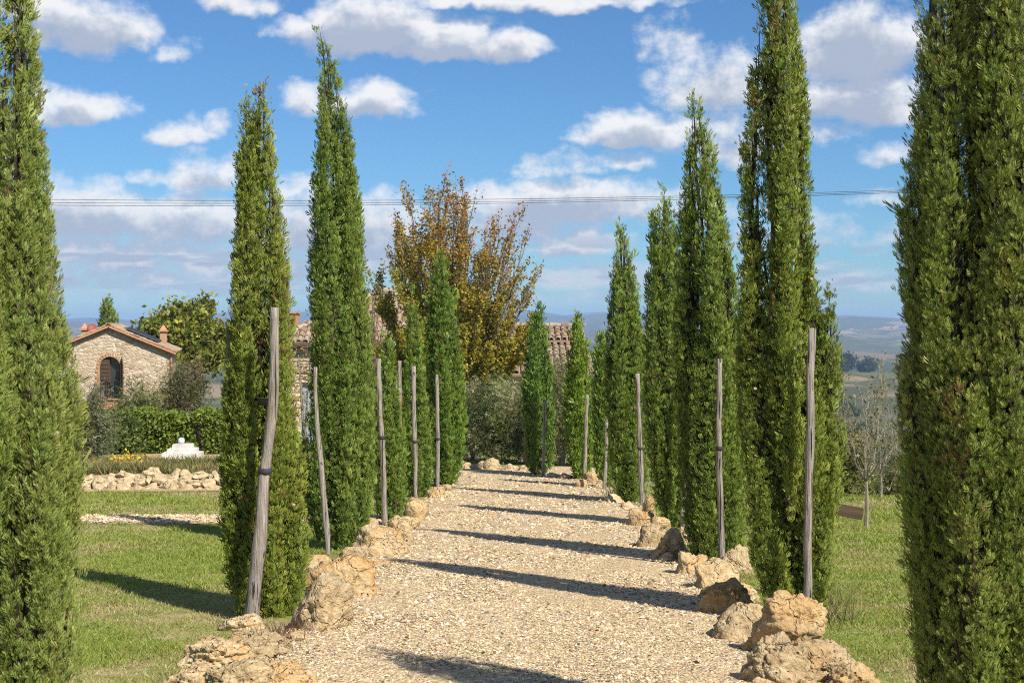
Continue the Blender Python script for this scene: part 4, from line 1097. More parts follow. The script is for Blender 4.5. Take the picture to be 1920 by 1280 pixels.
    # solar panels on the right slope
    ang = math.atan(dz)
    for k in range(4):
        bm = bmesh.new(); box(bm, (0, 0, 0), (1.75, 1.05, .04)); t = .52
        p = part('solar_panel', bm, M['panel'], root, (xm + W / 2 * t, .55 + k * 1.12, A - (A - H) * t + .24), (0, ang, 0))
        boxpart('frame', (0, -.53, 0), (1.78, .03, .06), M['alu'], p); boxpart('frame', (.88, 0, 0), (.03, 1.05, .06), M['alu'], p)
    def chimney(x, y, wd, ht):
        zr = roof(x) if xl <= x <= 0 else H
        c = boxpart('chimney', (x, y, zr + ht / 2 - .2), (wd, wd, ht + .4), M['brick'], root)
        boxpart('chimney_cap', (0, 0, ht / 2 + .21), (wd + .16, wd + .16, .07), M['terracotta'], c)
        bm = bmesh.new(); bmesh.ops.create_cone(bm, segments=4, radius1=wd * .78, radius2=.03, depth=.28, cap_ends=True); part('chimney_hood', bm, M['terracotta'], c, (0, 0, ht / 2 + .40), (0, 0, math.pi / 4))
    chimney(-.55, 4.0, .36, .75); chimney(xl + 1.55, 3.2, .34, .42)
    # dish
    bm = bmesh.new(); bmesh.ops.create_uvsphere(bm, u_segments=16, v_segments=8, radius=.30)
    for v in bm.verts: v.co.y *= .28
    dsh = part('satellite_dish', bm, M['redplastic'], root, (xl + 2.05, 2.0, roof(xl + 2.05) + .22), (-.3, 0, .4))
    boxpart('mast', (0, .1, -.3), (.04, .04, .6), M['alu'], dsh)
    # gutter pipe and lamp on the corner
    boxpart('downpipe', (.04, -.06, H / 2), (.08, .08, H), M['terracotta'], root)
    lamp = boxpart('wall_lamp', (-.25, -.14, H * .52), (.22, .2, .16), M['white'], root); boxpart('arm', (0, .08, -.06), (.04, .2, .04), M['iron'], lamp)
stone_house()

# --- main farmhouse
def farmhouse():
    Y = 46.0; zg = -SLOPE * Y; s = Y / F
    x0 = (531 - 960) * s; x1 = (940 - 960) * s; H = (ZC - (642 - HV) * s) - zg; Wd = x1 - x0; D = 6.0
    root = empty('farmhouse', (x0, Y, zg), 'long sandstone farmhouse with hipped tile roof behind the left cypresses', 'house')
    # front wall with a blue-grey door and a red-brown door
    dx0, dx1, dh = (563 - 531) * s, (592 - 531) * s, 1.95
    ex0, ex1, eh = (747 - 531) * s, (772 - 531) * s, 2.05
    wall = part('wall', polywall([[(0, -.6), (0, H), (dx0, H), (dx0, -.6)], [(dx0, dh), (dx0, H), (dx1, H), (dx1, dh)], [(dx1, -.6), (dx1, H), (ex0, H), (ex0, -.6)], [(ex0, eh), (ex0, H), (ex1, H), (ex1, eh)], [(ex1, -.6), (ex1, H), (Wd, H), (Wd, -.6)]], .4), M['stonewall2'], root)
    [boxpart('side_wall', (xx, D / 2 + .2, H / 2 - .3), (.4, D - .4, H + .6), M['stonewall2'], root) for xx in (.2, Wd - .2)]; boxpart('rear_wall', (Wd / 2, D + .15, H / 2 - .3), (Wd, .3, H + .6), M['stonewall2'], root)
    d = boxpart('door', ((dx0 + dx1) / 2, .14, dh / 2), (dx1 - dx0, .06, dh), M['bluegrey'], root); boxpart('handle', (.14, -.05, -.05), (.03, .05, .12), M['iron'], d)
    for k in range(3): boxpart('rail', (0, -.035, -.7 + k * .7), (dx1 - dx0 - .04, .02, .09), M['bluegrey'], d)
    d = boxpart('door', ((ex0 + ex1) / 2, .14, eh / 2), (ex1 - ex0, .06, eh), M['redbrown'], root); boxpart('handle', (.12, -.05, -.05), (.03, .05, .12), M['iron'], d)
    boxpart('lintel', ((ex0 + ex1) / 2, .19, eh + .09), (ex1 - ex0 + .4, .44, .18), M['darkwood'], wall)
    boxpart('lintel', ((dx0 + dx1) / 2, .19, dh + .07), (dx1 - dx0 + .3, .44, .14), M['stonewall2'], wall)
    # stone courses on the visible slot of front wall
    rr = random.Random(4); blk = []
    for k in range(4):
        bm = bmesh.new(); box(bm, (0, 0, 0), (1, 1, 1)); bmesh.ops.bevel(bm, geom=bm.edges[:], offset=.09, segments=1)
        for v in bm.verts: v.co += Vector((rr.uniform(-.05, .05), 0, rr.uniform(-.06, .06)))
        me = bpy.data.meshes.new('stone'); bm.to_mesh(me); bm.free(); me.materials.append(M['stonewall2']); blk.append(me)
    z = .05
    while z < H - .2:
        h = rr.uniform(.16, .27)
        for (a, b) in ((0.02, 1.15), (2.62, 3.15)):
            x = a
            while x < b:
                w = rr.uniform(.25, .5); w = min(w, b - x + .1)
                if not (x + w > dx0 - .05 and x < dx1 + .05 and z < dh + .18):
                    o = link('stone', blk[rr.randrange(4)], wall); o.location = (x + w / 2, -.012 + rr.uniform(-.015, .012), z + h / 2); o.scale = (w - .025, .09, h - .025)
                x += w
        z += h
    # hipped roof
    ov = .35; zr = (ZC - (543 - HV) * s) - zg; yr = D / 2; hx = 2.9
    e0, e1 = (-ov, -ov, H), (Wd + ov, -ov, H); r0, r1 = (hx, yr, zr), (Wd - hx, yr, zr); b0, b1 = (-ov, D + ov + .3, H), (Wd + ov, D + ov + .3, H)
    front = deck(root, [e0, e1, r1, r0], .08); deck(root, [b1, b0, r0, r1], .08); deck(root, [b0, e0, r0], .08); deck(root, [e1, b1, r1], .08)
    ey = Vector((0, yr + ov, zr - H)); Ls = ey.length
    tiled_slope(front, e0, (1, 0, 0), tuple(ey), Wd + 2 * ov, Ls, lambda x, y: x < 1.75 or 2.7 < x < 3.75, clip=lambda x, y: y / Ls * (hx + ov) < x < Wd + 2 * ov - y / Ls * (hx + ov), seed=2)
    exl = Vector((0, -1, 0)); eyl = Vector((hx + ov, 0, zr - H)); Lh = eyl.length
    for a, b in ((e0, r0), (e1, r1), (r0, r1)):
        a, b = Vector(a), Vector(b); n = int((b - a).length / .38)
        for k in range(n):
            o = link('ridge_tile', tile_me, root); q = (b - a).to_track_quat('Y', 'Z'); o.location = a.lerp(b, k / n) + Vector((0, 0, .03)); o.rotation_euler = q.to_euler(); o.scale = (1.3, 1, 1.3)
    boxpart('eave_board', (Wd / 2, -ov + .06, H - .10), (Wd + 2 * ov - .1, .05, .10), M['darkwood'], root)
    for k in range(14): boxpart('rafter', (.1 + k * .5, -.17, H - .07), (.08, .34, .09), M['darkwood'], root)
    c = boxpart('chimney', (-.16, 3.4, zr - 1.55), (.32, .32, 1.6), M['brick'], root); boxpart('chimney_cap', (0, 0, .83), (.42, .42, .06), M['terracotta'], c)
farmhouse()

def tiled_wing():
    Y = 42.2; zg = -SLOPE * Y
    root = empty('tiled_wing', (.1, Y + .35, zg), 'low ochre outbuilding with two stepped terracotta tile roofs, right of the autumn tree', 'house')
    zl = lambda v, YY: ZC - (v - HV) / F * YY - zg
    He = zl(701, Y); yB = 2.6; Ht = zl(643, Y + .35 + yB); xe = 2.35; xt = 1.95
    x_l = -1.2
    wl = part('wall', polywall([[(x_l, -.6), (x_l, He - .05), (xe - .15, He - .05), (xe - .15, -.6)]], .35), M['stucco'], root)
    [boxpart('side_wall', (xx, 2.2, He / 2 - .3), (.35, 3.65, He + .5), M['stucco'], root) for xx in (xe - .33, x_l + .175)]
    # lower lean-to slope
    rf = deck(root, [(x_l - .1, -.35, He), (xe + .1, -.35, He), (xt + .05, yB, Ht), (x_l - .1, yB, Ht)], .07)
    ey = Vector((0, yB + .35, Ht - He)); Ls = ey.length; wtot = xe + .1 - x_l + .1
    tiled_slope(rf, (x_l - .1, -.35, He), (1, 0, 0), tuple(ey), wtot, Ls + .02, lambda x, y: True, clip=lambda x, y: x < wtot - y / Ls * (xe + .05 - xt) - .05, seed=5)
    hip = deck(root, [(xe + .1, -.35, He), (xe + .1, 4.2, He), (xt + .05, yB, Ht)], .05)
    a, b = Vector((xe + .1, -.4, He + .03)), Vector((xt + .05, yB, Ht + .03))
    for k in range(8): o = link('ridge_tile', tile_me, root); o.location = a.lerp(b, k / 8); o.rotation_euler = (b - a).to_track_quat('Y', 'Z').to_euler(); o.scale = (1.3, 1, 1.3)
    boxpart('eave_board', ((x_l + xe) / 2, -.30, He - .075), (xe - x_l + .1, .05, .08), M['darkwood'], root)
    # taller block behind
    Hb = zl(638, Y + .2 + yB); xr = xt + .28; Db = 3.4; Hr = zl(612, Y + .35 + yB + Db / 2)
    part('upper_wall', polywall([[(x_l, Ht - .4), (x_l, Hb + .02), (xr - .25, Hb + .02), (xr - .25, Ht - .4)]], .3, yB + .04), M['stonewall2'], root)
    bm = bmesh.new(); box(bm, (xr - .4, yB + Db / 2 + .2, Hb / 2 - .35), (.3, Db - .3, Hb + .6)); part('side_wall', bm, M['stonewall2'], root)
    rf2 = deck(root, [(x_l, yB - .25, Hb), (xr, yB - .25, Hb), (xr, yB + Db / 2, Hr), (x_l, yB + Db / 2, Hr)], .06)
    deck(root, [(x_l, yB + Db + .2, Hb), (xr, yB + Db + .2, Hb), (xr, yB + Db / 2, Hr), (x_l, yB + Db / 2, Hr)], .06)
    ey = Vector((0, Db / 2 + .25, Hr - Hb)); tiled_slope(rf2, (x_l, yB - .25, Hb), (1, 0, 0), tuple(ey), xr - x_l + .02, ey.length, lambda x, y: True, seed=6)
    for k in range(9): o = link('ridge_tile', tile_me, root); o.location = (x_l + k * .39, yB + Db / 2, Hr + .03); o.rotation_euler = (0, 0, -math.pi / 2); o.scale = (1.3, 1, 1.2)
tiled_wing()

# white post, stepped plinth with globe, pots
p = wpt(115, 668, 28.0); g0 = gp(p.x, 28.0)
po = empty('white_post', g0, 'plain white square post at the left edge before the stone house', 'post')
boxpart('shaft', (0, 0, (p.z - g0.z) / 2 - .1), (.115, .115, p.z - g0.z + .1), M['white'], po); boxpart('cap', (0, 0, p.z - g0.z - .03), (.135, .135, .04), M['white'], po)

def plinth():
    Y = 28.5; s = Y / F; c = wpt(343, 862, Y); g0 = gp(c.x, Y); root = empty('stepped_plinth', g0, 'white stepped masonry plinth in front of the hedge', 'plinth')
    zt = lambda v: ZC - (v - HV) / F * Y - g0.z
    def slab(name, u0, u1, v0, dep):
        bm = bmesh.new(); box(bm, (0, 0, 0), ((u1 - u0) * s, dep, zt(v0) + .1)); bmesh.ops.bevel(bm, geom=bm.edges[:], offset=.012, segments=2)
        bmesh.ops.subdivide_edges(bm, edges=bm.edges[:], cuts=2)
        for v in bm.verts: v.co += Vector([.008 * mnoise.noise(v.co * 9 + Vector((k * 7, 0, 0))) for k in range(3)])
        part(name, bm, M['white'], root, (((u0 + u1) / 2 - 343) * s, 0, (zt(v0) - .1) / 2))
    slab('top_step', 327, 360, 832, .40); slab('middle_step', 318, 368, 840, .46); slab('lower_step', 309, 377, 847, .52)
    bm = bmesh.new(); bmesh.ops.create_uvsphere(bm, u_segments=20, v_segments=12, radius=6.3 * s); o = part('glass_globe', bm, M['globe'], None, (0, 0, 0))
    o.location = wpt(340, 826, Y); tag(o, 'shiny pale globe resting on the white stepped plinth', 'globe'); o.data.polygons.foreach_set('use_smooth', np.ones(len(o.data.polygons), dtype=bool))
plinth()

def pot(u, vb, vt, w, label):
    Y = Yof(vb); g0 = gp((u - 960) / F * Y, Y); h = (vb - vt) / F * Y; R = w / 2 / F * Y
    root = empty('terracotta_pot', g0, label, 'pot', 'terracotta pots at the drive end'); prof = [(.70, 0), (.78, .3), (.86, .6), (.92, .82), (1.05, .83), (1.06, .98), (.92, 1.0), (.88, .9), (.8, .85)]; n = 20; V = []; Fc = []
    for a, b in prof:
        for i in range(n): t = 2 * math.pi * i / n; V.append((a * R * math.cos(t), a * R * math.sin(t), b * h))
    for k in range(len(prof) - 1):
        for i in range(n): j = (i + 1) % n; Fc.append((k * n + i, k * n + j, (k + 1) * n + j, (k + 1) * n + i))
    Fc.append(tuple(range(n))[::-1]); link('body', mesh_idx('body', V[:], Fc, mat=M['terracotta'], smooth=True), root)
    V2 = [(.84 * R * math.cos(2 * math.pi * i / n), .84 * R * math.sin(2 * math.pi * i / n), .88 * h) for i in range(n)]; link('soil', mesh_idx('soil', V2, [tuple(range(n))], mat=M['earth']), root)
pot(987, 870, 845, 15, 'upturned-looking terracotta pot left of the dark spindle cypress')
pot(921, 864, 843, 18, 'terracotta pot half hidden behind the largest closing rock')
pot(940, 863, 846, 15, 'terracotta pot second from the left behind the closing rocks')

# overhead wires
def wires():
    for k, (d, lb) in enumerate(((0, 'uppermost of three thin overhead wires crossing the sky'), (6, 'middle of three thin overhead wires crossing the sky'), (11, 'lowest of three thin overhead wires crossing the sky'))):
        pts = []
        for u in np.linspace(-900, 2700, 60):
            t = (u - 640) / 1000.0; v = 376 - 14 * t * t - 4 * t + d * (1 - .55 * (u - 80) / 1600) ; pts.append(wpt(u, v, 55 + k * .3))
        c = pts[30]; o = link('power_line', tube_mesh('power_line', [q - c for q in pts], [.009] * 60, 5, M['wire'])); o.location = c; tag(o, lb, 'wire', 'overhead wires')
wires()

# ------------------------------------------------------------------ garden plants on the left
GREEN = [(.085, .125, .024), (.115, .16, .028), (.15, .185, .04), (.07, .10, .022)]
def hedge():
    r = np.random.default_rng(5); Y0 = 33.0; g0 = gp(-7.3, Y0); root = empty('clipped_hedge', g0, 'dense glossy green hedge behind the white plinth', 'hedge')
    n = 17000; x = r.uniform(-2.2, 1.35, n); hgt = 1.14 + .05 * np.sin(x * 4) + .05 * np.sin(x * 9.1); f = r.random(n)
    y = np.where(f < .62, -.38 + .13 * r.standard_normal(n) * .6 + .06 * np.sin(x * 7 + 5 * r.random(n)), r.uniform(-.4, .4, n)); z = np.where(f < .62, r.uniform(.0, 1, n) * hgt, hgt - np.abs(r.normal(0, .06, n)))
    gapm = (np.abs(x - .12 + .25 * (z - .6)) < .07) & (f < .62) & (z < .9); keep = ~gapm
    P = np.stack([x, y, z], 1)[keep]
    link('foliage', leaves_mesh('foliage', P, .085, 'leaf', [(.16, .22, .025), (.20, .25, .035), (.11, .16, .022)], up=.1, r=r, out=np.array([0, -1., .3])), root)
    bm = bmesh.new(); box(bm, (-.42, 0, .52), (3.4, .55, 1.0)); part('inner_twigs', bm, M['bark'], root)
hedge()
shrub('olive_shrub', 'thin grey-green feathery shrub beside the left foreground cypress', 'shrub', gp((175 - 960) / F * 29, 29), (.55, .45, 1.75), 7500, .07, 'olive', [(.18, .19, .10), (.23, .235, .14), (.14, .155, .07)], 51, nclump=70, stems=22, bark='palebark', fill=.2)
shrub('garden_shrub', 'bushy shrub under the arched window of the stone house', 'shrub', gp((258 - 960) / F * 40, 40), (.75, .6, 1.95), 7000, .08, 'olive', [(.12, .145, .045), (.16, .18, .06), (.20, .20, .09)], 52, nclump=60, stems=12, fill=.3)
shrub('garden_shrub', 'brownish twiggy shrub at the right corner of the stone house', 'shrub', gp((345 - 960) / F * 42, 42), (.85, .7, 2.7), 9000, .085, 'olive', [(.16, .15, .075), (.19, .165, .085), (.12, .13, .05)], 53, nclump=70, stems=16, fill=.3)
shrub('garden_shrub', 'dark green shrub between the feathery shrub and the hedge', 'shrub', gp((222 - 960) / F * 31.5, 31.5), (.6, .5, 1.15), 6500, .075, 'leaf', GREEN, 54, nclump=60, stems=8)
shrub('broadleaf_tree', 'yellow-green leafy tree behind the right side of the stone house', 'tree', gp((345 - 960) / F * 84, 84), (2.65, 2.4, 7.0), 24000, .30, 'leaf', [(.19, .21, .032), (.24, .25, .036), (.31, .29, .042), (.15, .175, .03)], 55, nclump=130, stems=26, trunk=1.6, fill=.3, sig=.12)
shrub('garden_shrub', 'loose sparse-leaved climber against the farmhouse wall between the two tall left cypresses', 'shrub', gp((570 - 960) / F * 43.5, 43.5), (.50, .4, 3.4), 700, .075, 'leaf', [(.24, .16, .08), (.20, .18, .07), (.30, .21, .10)], 56, nclump=40, stems=7, bark='palebark', fill=.1)
shrub('garden_shrub', 'bare brown-leaved sapling rising left of the autumn tree above the farmhouse roof', 'shrub', gp((695 - 960) / F * 42, 42), (.5, .5, 4.9), 1500, .07, 'leaf', [(.24, .15, .08), (.20, .17, .07)], 57, nclump=70, stems=40, bark='bark', fill=.1)

# far cypress behind the stone house
cypress('single dark cypress top rising behind the stone house roof', 84.0, [Pf((560, 198, 206), (575, 191, 213), (600, 186, 219), (650, 186, 221), (720, 188, 219), (770, 195, 212))], 'far', 5000, .30, .26, 1.4, seed=30, hue=(.95, .95, .7), columns=0)

# ------------------------------------------------------------------ right-hand side: saplings, bushes, valley
def sapling(u, vb, vt, seed, label, nleaf, Y=None, spread=.5):
    Y = Y or Yof(vb); r = np.random.default_rng(seed); base = gp((u - 960) / F * Y, Y); h = (vb - vt) / F * Y
    root = empty('bare_sapling', base, label, 'tree'); segs = []; tips = []
    t = h * .30; segs += [((0, 0, -.05), (.01, 0, t * .5), .026, .022), ((.01, 0, t * .5), (.0, 0, t), .022, .019)]
    spec = [(6, .07, .10, 8, .15, .45, .6), (4, .1, .05, 5, .25, .5, .65), (3, .14, .02, 0, 0, 0, 0)]
    for k in range(9):
        a = k * 2.4 + .5; tl = .25 + .6 * r.random() if k else .05; d = np.array([math.cos(a) * math.sin(tl), math.sin(a) * math.sin(tl), math.cos(tl)])
        grow(r, (0, 0, t * (.93 + .1 * r.random())), d, h * (.62 if k else .72) * (.8 + .25 * r.random()), .009, 0, spec, segs, tips)
    link('trunk', segs_mesh('trunk', segs, M['palebark'], thin=.012), root)
    T0 = np.array([q[0] for q in tips]); T1 = np.array([q[1] for q in tips]); i = r.integers(0, len(tips), nleaf); tt = r.random((nleaf, 1)); P = T0[i] * (1 - tt) + T1[i] * tt + r.normal(0, .02, (nleaf, 3))
    link('crown', leaves_mesh('crown', P, .038, 'leaf', [(.16, .18, .05), (.20, .19, .06), (.12, .14, .04)], r=r), root)
sapling(1624, 992, 690, 61, 'pale slender nearly leafless sapling standing on the right lawn', 700)
sapling(1651, 932, 780, 62, 'second pale sapling farther back at the edge of the right lawn', 250, Y=21.3)

BUSH = [(.15, .165, .055), (.20, .20, .075), (.24, .225, .10), (.11, .13, .04)]
for k, (u, Y, size, lb, cols) in enumerate([
    (1580, 27.0, (.8, .7, 1.75), 'olive-green bush beyond the lawn edge, just right of the leading cypress', BUSH),
    (1640, 29.0, (.9, .8, 1.5), 'olive-green bush beyond the lawn behind the sapling', BUSH),
    (1700, 28.0, (.8, .7, 1.7), 'olive-green bush beyond the lawn, beside the huge near cypress', BUSH),
    (1600, 36.0, (1.3, 1.1, 3.2), 'darker bush farther down the slope behind the sapling crown', GREEN),
    (1672, 38.0, (1.4, 1.1, 3.4), 'dark bush farther down the slope at the right', GREEN),
    (1560, 40.0, (1.3, 1.1, 3.6), 'dusky bush showing between the leading cypress and the sapling', BUSH),
    (1790, 31.0, (1.3, 1.0, 2.2), 'bush behind the huge near cypress', BUSH),
    (1440, 34.0, (1.2, 1.0, 2.0), 'bush behind the leading right cypress', BUSH)]):
    shrub('hillside_bush', lb, 'bush', gp((u - 960) / F * Y, Y, -.05), size, 4500, .11, 'olive', cols, 70 + k, 'bushes on the slope below the right lawn', nclump=60, stems=10, fill=.3)

# trees and houses of the valley
def blob_mesh(seed, dark):
    r = np.random.default_rng(seed); d = unit(r.normal(0, 1, (40, 3))); c = d * (.55 + .35 * r.random((40, 1))) * np.array([1, 1, .8]) + np.array([0, 0, .95]); P = clump_points(r, c, .16, 900); P[:, 2] = np.maximum(P[:, 2], .03)
    return leaves_mesh('crown', P, .26, 'leaf', [(.03, .05, .015), (.045, .065, .02), (.06, .08, .025)] if dark else [(.07, .085, .03), (.09, .10, .04)], r=r)
bl = [blob_mesh(80, True), blob_mesh(81, True), blob_mesh(82, False)]
trunk_me = segs_mesh('trunk', [((0, 0, -.2), (0, 0, .9), .09, .05)], M['bark'])
r_ = random.Random(9)
spots = []
for (u0, u1, Ya, Yb, n) in ((1565, 1700, 520, 560, 12), (1600, 1655, 640, 660, 7), (1570, 1610, 760, 790, 6), (1580, 1660, 1150, 1190, 9), (1560, 1700, 330, 360, 9), (1010, 1140, 700, 800, 8)):
    for k in range(n): spots.append((r_.uniform(u0, u1), r_.uniform(Ya, Yb)))
for u, Y in spots:
    x = (u - 960) / F * Y; sc_ = r_.uniform(2.6, 4.6) * (1 if Y < 900 else 1.6)
    root = empty('valley_tree', gp(x, Y), 'dark round tree in the hedgerows of the far valley', 'tree', 'trees of the far valley'); root.scale = (sc_ * r_.uniform(.9, 1.3), sc_, sc_ * r_.uniform(.8, 1.25)); root.rotation_euler.z = r_.uniform(0, 6)
    link('crown', bl[r_.randrange(3)], root); link('trunk', trunk_me, root)
def far_house(u, Y, w, h, label, group, wallmat):
    x = (u - 960) / F * Y; root = empty('valley_house', gp(x, Y), label, 'house', group, rz=r_.uniform(-.5, .5))
    wl = boxpart('wall', (0, 0, h / 2 - .5), (w, w * .7, h + 1), wallmat, root)
    bm = bmesh.new(); o_ = .4; V = [bm.verts.new(p) for p in [(-w / 2 - o_, -w * .35 - o_, h), (w / 2 + o_, -w * .35 - o_, h), (w / 2 + o_, w * .35 + o_, h), (-w / 2 - o_, w * .35 + o_, h), (-w / 2 - o_, 0, h + w * .22), (w / 2 + o_, 0, h + w * .22)]]
    for f in ((0, 1, 5, 4), (2, 3, 4, 5), (0, 4, 3), (1, 2, 5), (3, 2, 1, 0)): bm.faces.new([V[i] for i in f])
    part('roof', bm, M['terracotta'], root)
    for k in range(3): boxpart('window', (-w * .3 + k * w * .3, -w * .35 - .02, h * .6), (w * .08, .06, h * .2), M['glass'], wl)
far_house(1592, 600, 9, 5, 'red-roofed farm among dark trees in the valley', 'houses of the valley', M['stucco'])
for k, (u, Y) in enumerate(((1652, 5300), (1658, 5330), (1664, 5310), (1669, 5340), (1675, 5320), (1681, 5345), (1597, 5250), (1641, 5280))):
    far_house(u, Y, r_.uniform(10, 16), r_.uniform(5, 8), 'tiny pale house of the town on the far ridge', 'houses of the hill town', M['terracotta'])

# ------------------------------------------------------------------ loose gravel, grass, weeds
def gravel_stones():
    r = np.random.default_rng(21); out = []; cols = []
    base = np.array([(0, 0, 1), (1, 0, .1), (0, 1, .05), (-1, 0, .1), (0, -1, .05)], float); tri = [(0, 1, 2), (0, 2, 3), (0, 3, 4), (0, 4, 1)]
    for (ya, yb, dens, sz) in ((6.6, 9.5, 2600, .0085), (9.5, 13, 1450, .0105), (13, 19, 600, .014), (19, 29.5, 170, .020), (16.95, 18.05, 900, .018)):
        n = int((yb - ya) * (3.1 if dens != 900 else 5.6) * dens); y = r.uniform(ya, yb, n); xl = np.array([road_l(v) for v in y]); xr = road_r(y); x = xl - .05 + (xr - xl + .1) * r.random(n)
        if dens == 900: x = r.uniform(-7.0, -1.5, n)
        s = sz * (.45 + .8 * r.random(n) + .9 * (r.random(n) > .93)); rot = r.uniform(0, 6.28, n); st = np.stack([s * (.8 + .6 * r.random(n)), s * (.6 + .4 * r.random(n)), s * (.35 + .5 * r.random(n))], 1)
        pts = base[None] * st[:, None, :] + r.normal(0, .18, (n, 5, 3)) * s[:, None, None]
        c, sn = np.cos(rot)[:, None], np.sin(rot)[:, None]; X = pts[:, :, 0] * c - pts[:, :, 1] * sn; Yy = pts[:, :, 0] * sn + pts[:, :, 1] * c
        P = np.stack([X + x[:, None], Yy + y[:, None], pts[:, :, 2] + (gz(x, y) + .022)[:, None]], 2)
        T = np.stack([P[:, list(t)] for t in tri], 1); out.append(T.reshape(-1, 3))
        cc = pick(n, [(.55, .435, .275), (.62, .53, .375), (.47, .34, .19), (.33, .24, .14), (.48, .415, .31), (.18, .14, .095), (.51, .375, .21)], .12, r=r); cols.append(np.repeat(cc[:, None], 12, 1).reshape(-1, 3))
    m, nt, o_ = new_mat('gravel_stone'); b = NB(nt); at = b.n('ShaderNodeAttribute', attribute_name='col'); nt.links.new(b.principled(at.outputs['Color'], .85, .2), o_.inputs[0])
    tag(link('loose_gravel', mesh_np('loose_gravel', np.concatenate(out), 3, np.concatenate(cols), m)), 'loose pale gravel stones strewn over the drive', 'gravel', kind='stuff')
gravel_stones()

def blades(name, label, X, Y, H, W, cols, r, lean=.5, dz=0.0, cat='grass', zfun=None):
    n = len(X); a = r.uniform(0, 6.28, n); l = r.normal(0, lean, (n, 2)); z = (gz(X, Y) if zfun is None else zfun(X, Y)) + dz
    b0 = np.stack([X - np.cos(a) * W / 2, Y - np.sin(a) * W / 2, z], 1); b1 = np.stack([X + np.cos(a) * W / 2, Y + np.sin(a) * W / 2, z], 1); t = np.stack([X + l[:, 0] * H, Y + l[:, 1] * H, z + H], 1)
    V = np.stack([b0, b1, t], 1).reshape(-1, 3); C = np.repeat(cols[:, None], 3, 1).reshape(-1, 3)
    return tag(link(name, mesh_np(name, V, 3, C, M['grassblade'])), label, cat, kind='stuff')

def pnoise(X, Y, s, seed):      # cheap smooth noise
    r = np.random.default_rng(seed); v = np.zeros_like(X)
    for k in range(9):
        a = r.uniform(0, 6.28); f = s * r.uniform(.5, 2.2); v += np.sin((X * math.cos(a) + Y * math.sin(a)) * f + r.uniform(0, 6.28)) / 3
    return v
def lawn():
    r = np.random.default_rng(31); Xs = []; Ys = []; Hs = []; Ws = []
    for side in (-1, 1):
        for (ya, yb, dens, h, w) in ((6.8, 10, 5200, .026, .006), (10, 14, 3300, .028, .008), (14, 18, 1900, .03, .011), (18, 23.0, 1100, .032, .015)):
            xa = 1.62; n = int((yb - ya) * (.365 * (ya + yb) / 2 + .3 - xa) * dens); y = r.uniform(ya, yb, n); lim = .365 * y + .3; x = xa + (lim - xa) * r.random(n)
            Xs.append(side * (x + (.013 * y if side > 0 else -.0 * y))); Ys.append(y); Hs.append(h * (.4 + 1.0 * r.random(n)) * (1 + .45 * np.clip(pnoise(x, y, 6, 12), -1, 1.5))); Ws.append(np.full(n, w) * (.7 + .6 * r.random(n)))
    X, Y, H, W = map(np.concatenate, (Xs, Ys, Hs, Ws))
    ok = ~((X < 0) & (Y > 16.95) & (Y < 18.0)) & ~((X < 0) & (Y > 22.75)); dry = 1.25 * pnoise(X, Y * 1.9, 1.3, 3) + .6 * pnoise(X, Y * 1.5, 5, 4) + r.normal(0, .42, len(X))
    ok &= ~((dry > 1.25) & (r.random(len(X)) < .6)); X, Y, H, W, dry = X[ok], Y[ok], H[ok], W[ok], dry[ok]
    g = pick(len(X), [(.205, .265, .042), (.255, .30, .056), (.165, .22, .038), (.32, .33, .085)], .15, r=r); s = pick(len(X), [(.40, .33, .17), (.32, .25, .12), (.46, .39, .22)], .15, r=r); t = sst(dry, .2, 1.1)[:, None]
    blades('lawn_grass', 'short patchy green lawn grass on both sides of the drive', X, Y, H * (1 - .3 * t[:, 0]), W, g * (1 - t) + s * t, r, .7)
lawn()
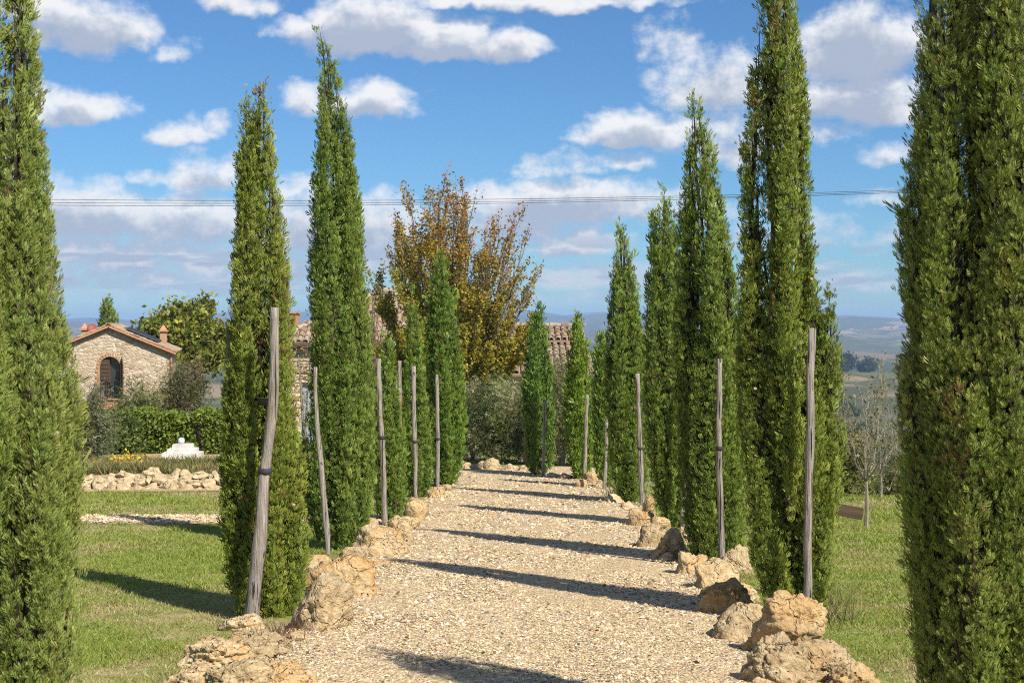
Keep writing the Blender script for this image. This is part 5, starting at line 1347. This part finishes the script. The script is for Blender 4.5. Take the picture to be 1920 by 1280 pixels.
def weeds():
    r = np.random.default_rng(33)
    n = 14000; X = r.uniform(-9.9, -4.0, n); Y = 24 + 4.5 * r.random(n) ** 1.4; H = .12 * (.4 + r.random(n)) * (1 + .5 * pnoise(X, Y, 3, 5))
    cols = pick(n, [(.15, .17, .045), (.18, .17, .06), (.20, .13, .07), (.26, .20, .10), (.11, .14, .035), (.13, .16, .04)], .15, r=r)
    blades('weeds', 'wild grass and dry weeds on the bed behind the low stone wall', X, Y, np.maximum(H, .06), np.full(n, .03), cols, r, .6, .2)
    for nm, lb, pts in (('dry_tuft', 'dry weed tuft at the foot of the fourth right cypress', (1170, 935, 22)), ('dry_tuft', 'thin dry stalks between the near right rocks and the leading cypress', (1530, 1160, 10)), ('dry_tuft', 'reddish weeds on the gravel at the foot of the first left cypress', (535, 1195, 9))):
        u, v, k = pts; Yc = Yof(v); n = 26 * k; X = (u - 960) / F * Yc + r.normal(0, .13, n); Y = Yc + r.normal(0, .18, n)
        blades(nm, lb, X, Y, .30 * (.3 + r.random(n)) * (1 if k > 9 else .35), np.full(n, .007), pick(n, [(.26, .20, .10), (.14, .14, .05), (.33, .27, .15)] if k > 9 else [(.20, .09, .07), (.13, .10, .05)], .15, r=r), r, .5)
    n = 130; X = r.normal((245 - 960) / F * 26.5, .16, n); Y = 26.3 + .25 * r.standard_normal(n); P = np.stack([X, Y, gz(X, Y) + .36 + .05 * r.standard_normal(n)], 1)
    o = link('yellow_flowers', leaves_mesh('yellow_flowers', P, .06, 'leaf', [(.60, .42, .03), (.68, .50, .05)], r=r)); tag(o, 'small patch of yellow flowers among the weeds before the hedge', 'flowers', kind='stuff')
weeds()
def fallen():
    r = np.random.default_rng(44); n = 420; y = 7 + 20 * r.random(n) ** 1.3; x = road_l(y) + (road_r(y) - road_l(y)) * np.where(r.random(n) < .6, r.random(n) ** 3, 1 - r.random(n) ** 3); P = np.stack([x, y, gz(x, y) + .045], 1)
    A = np.stack([r.normal(0, 1, n), r.normal(0, 1, n), r.normal(0, .2, n)], 1); Nn = np.tile([0, 0, 1.], (n, 1)) + r.normal(0, .3, (n, 3))
    V, C = sprays(P, A, Nn, .035 * (.6 + r.random(n)), 'leaf', pick(n, [(.22, .13, .05), (.14, .085, .04), (.30, .20, .07), (.12, .12, .04)], .2, r=r))
    tag(link('fallen_leaves', mesh_np('fallen_leaves', V, 4, C, M['broadleaf'])), 'few brown fallen leaves along the gravel edges', 'leaves', kind='stuff')
fallen()

# ------------------------------------------------------------------ air
def haze():
    bm = bmesh.new(); box(bm, (0, 0, 0), (25400, 25400, 260)); bmesh.ops.recalc_face_normals(bm, faces=bm.faces[:])
    me = bpy.data.meshes.new('haze'); bm.to_mesh(me); bm.free(); m, nt, out = new_mat('haze_air'); v = nt.nodes.new('ShaderNodeVolumePrincipled')
    v.inputs['Color'].default_value = (.44, .66, 1.0, 1); v.inputs['Density'].default_value = .00015; v.inputs['Anisotropy'].default_value = 0.0
    nt.links.new(v.outputs[0], out.inputs['Volume']); me.materials.append(m); o = link('haze', me); o.location.z = -55; tag(o, 'thin blue haze over the valley', kind='stuff')
haze()
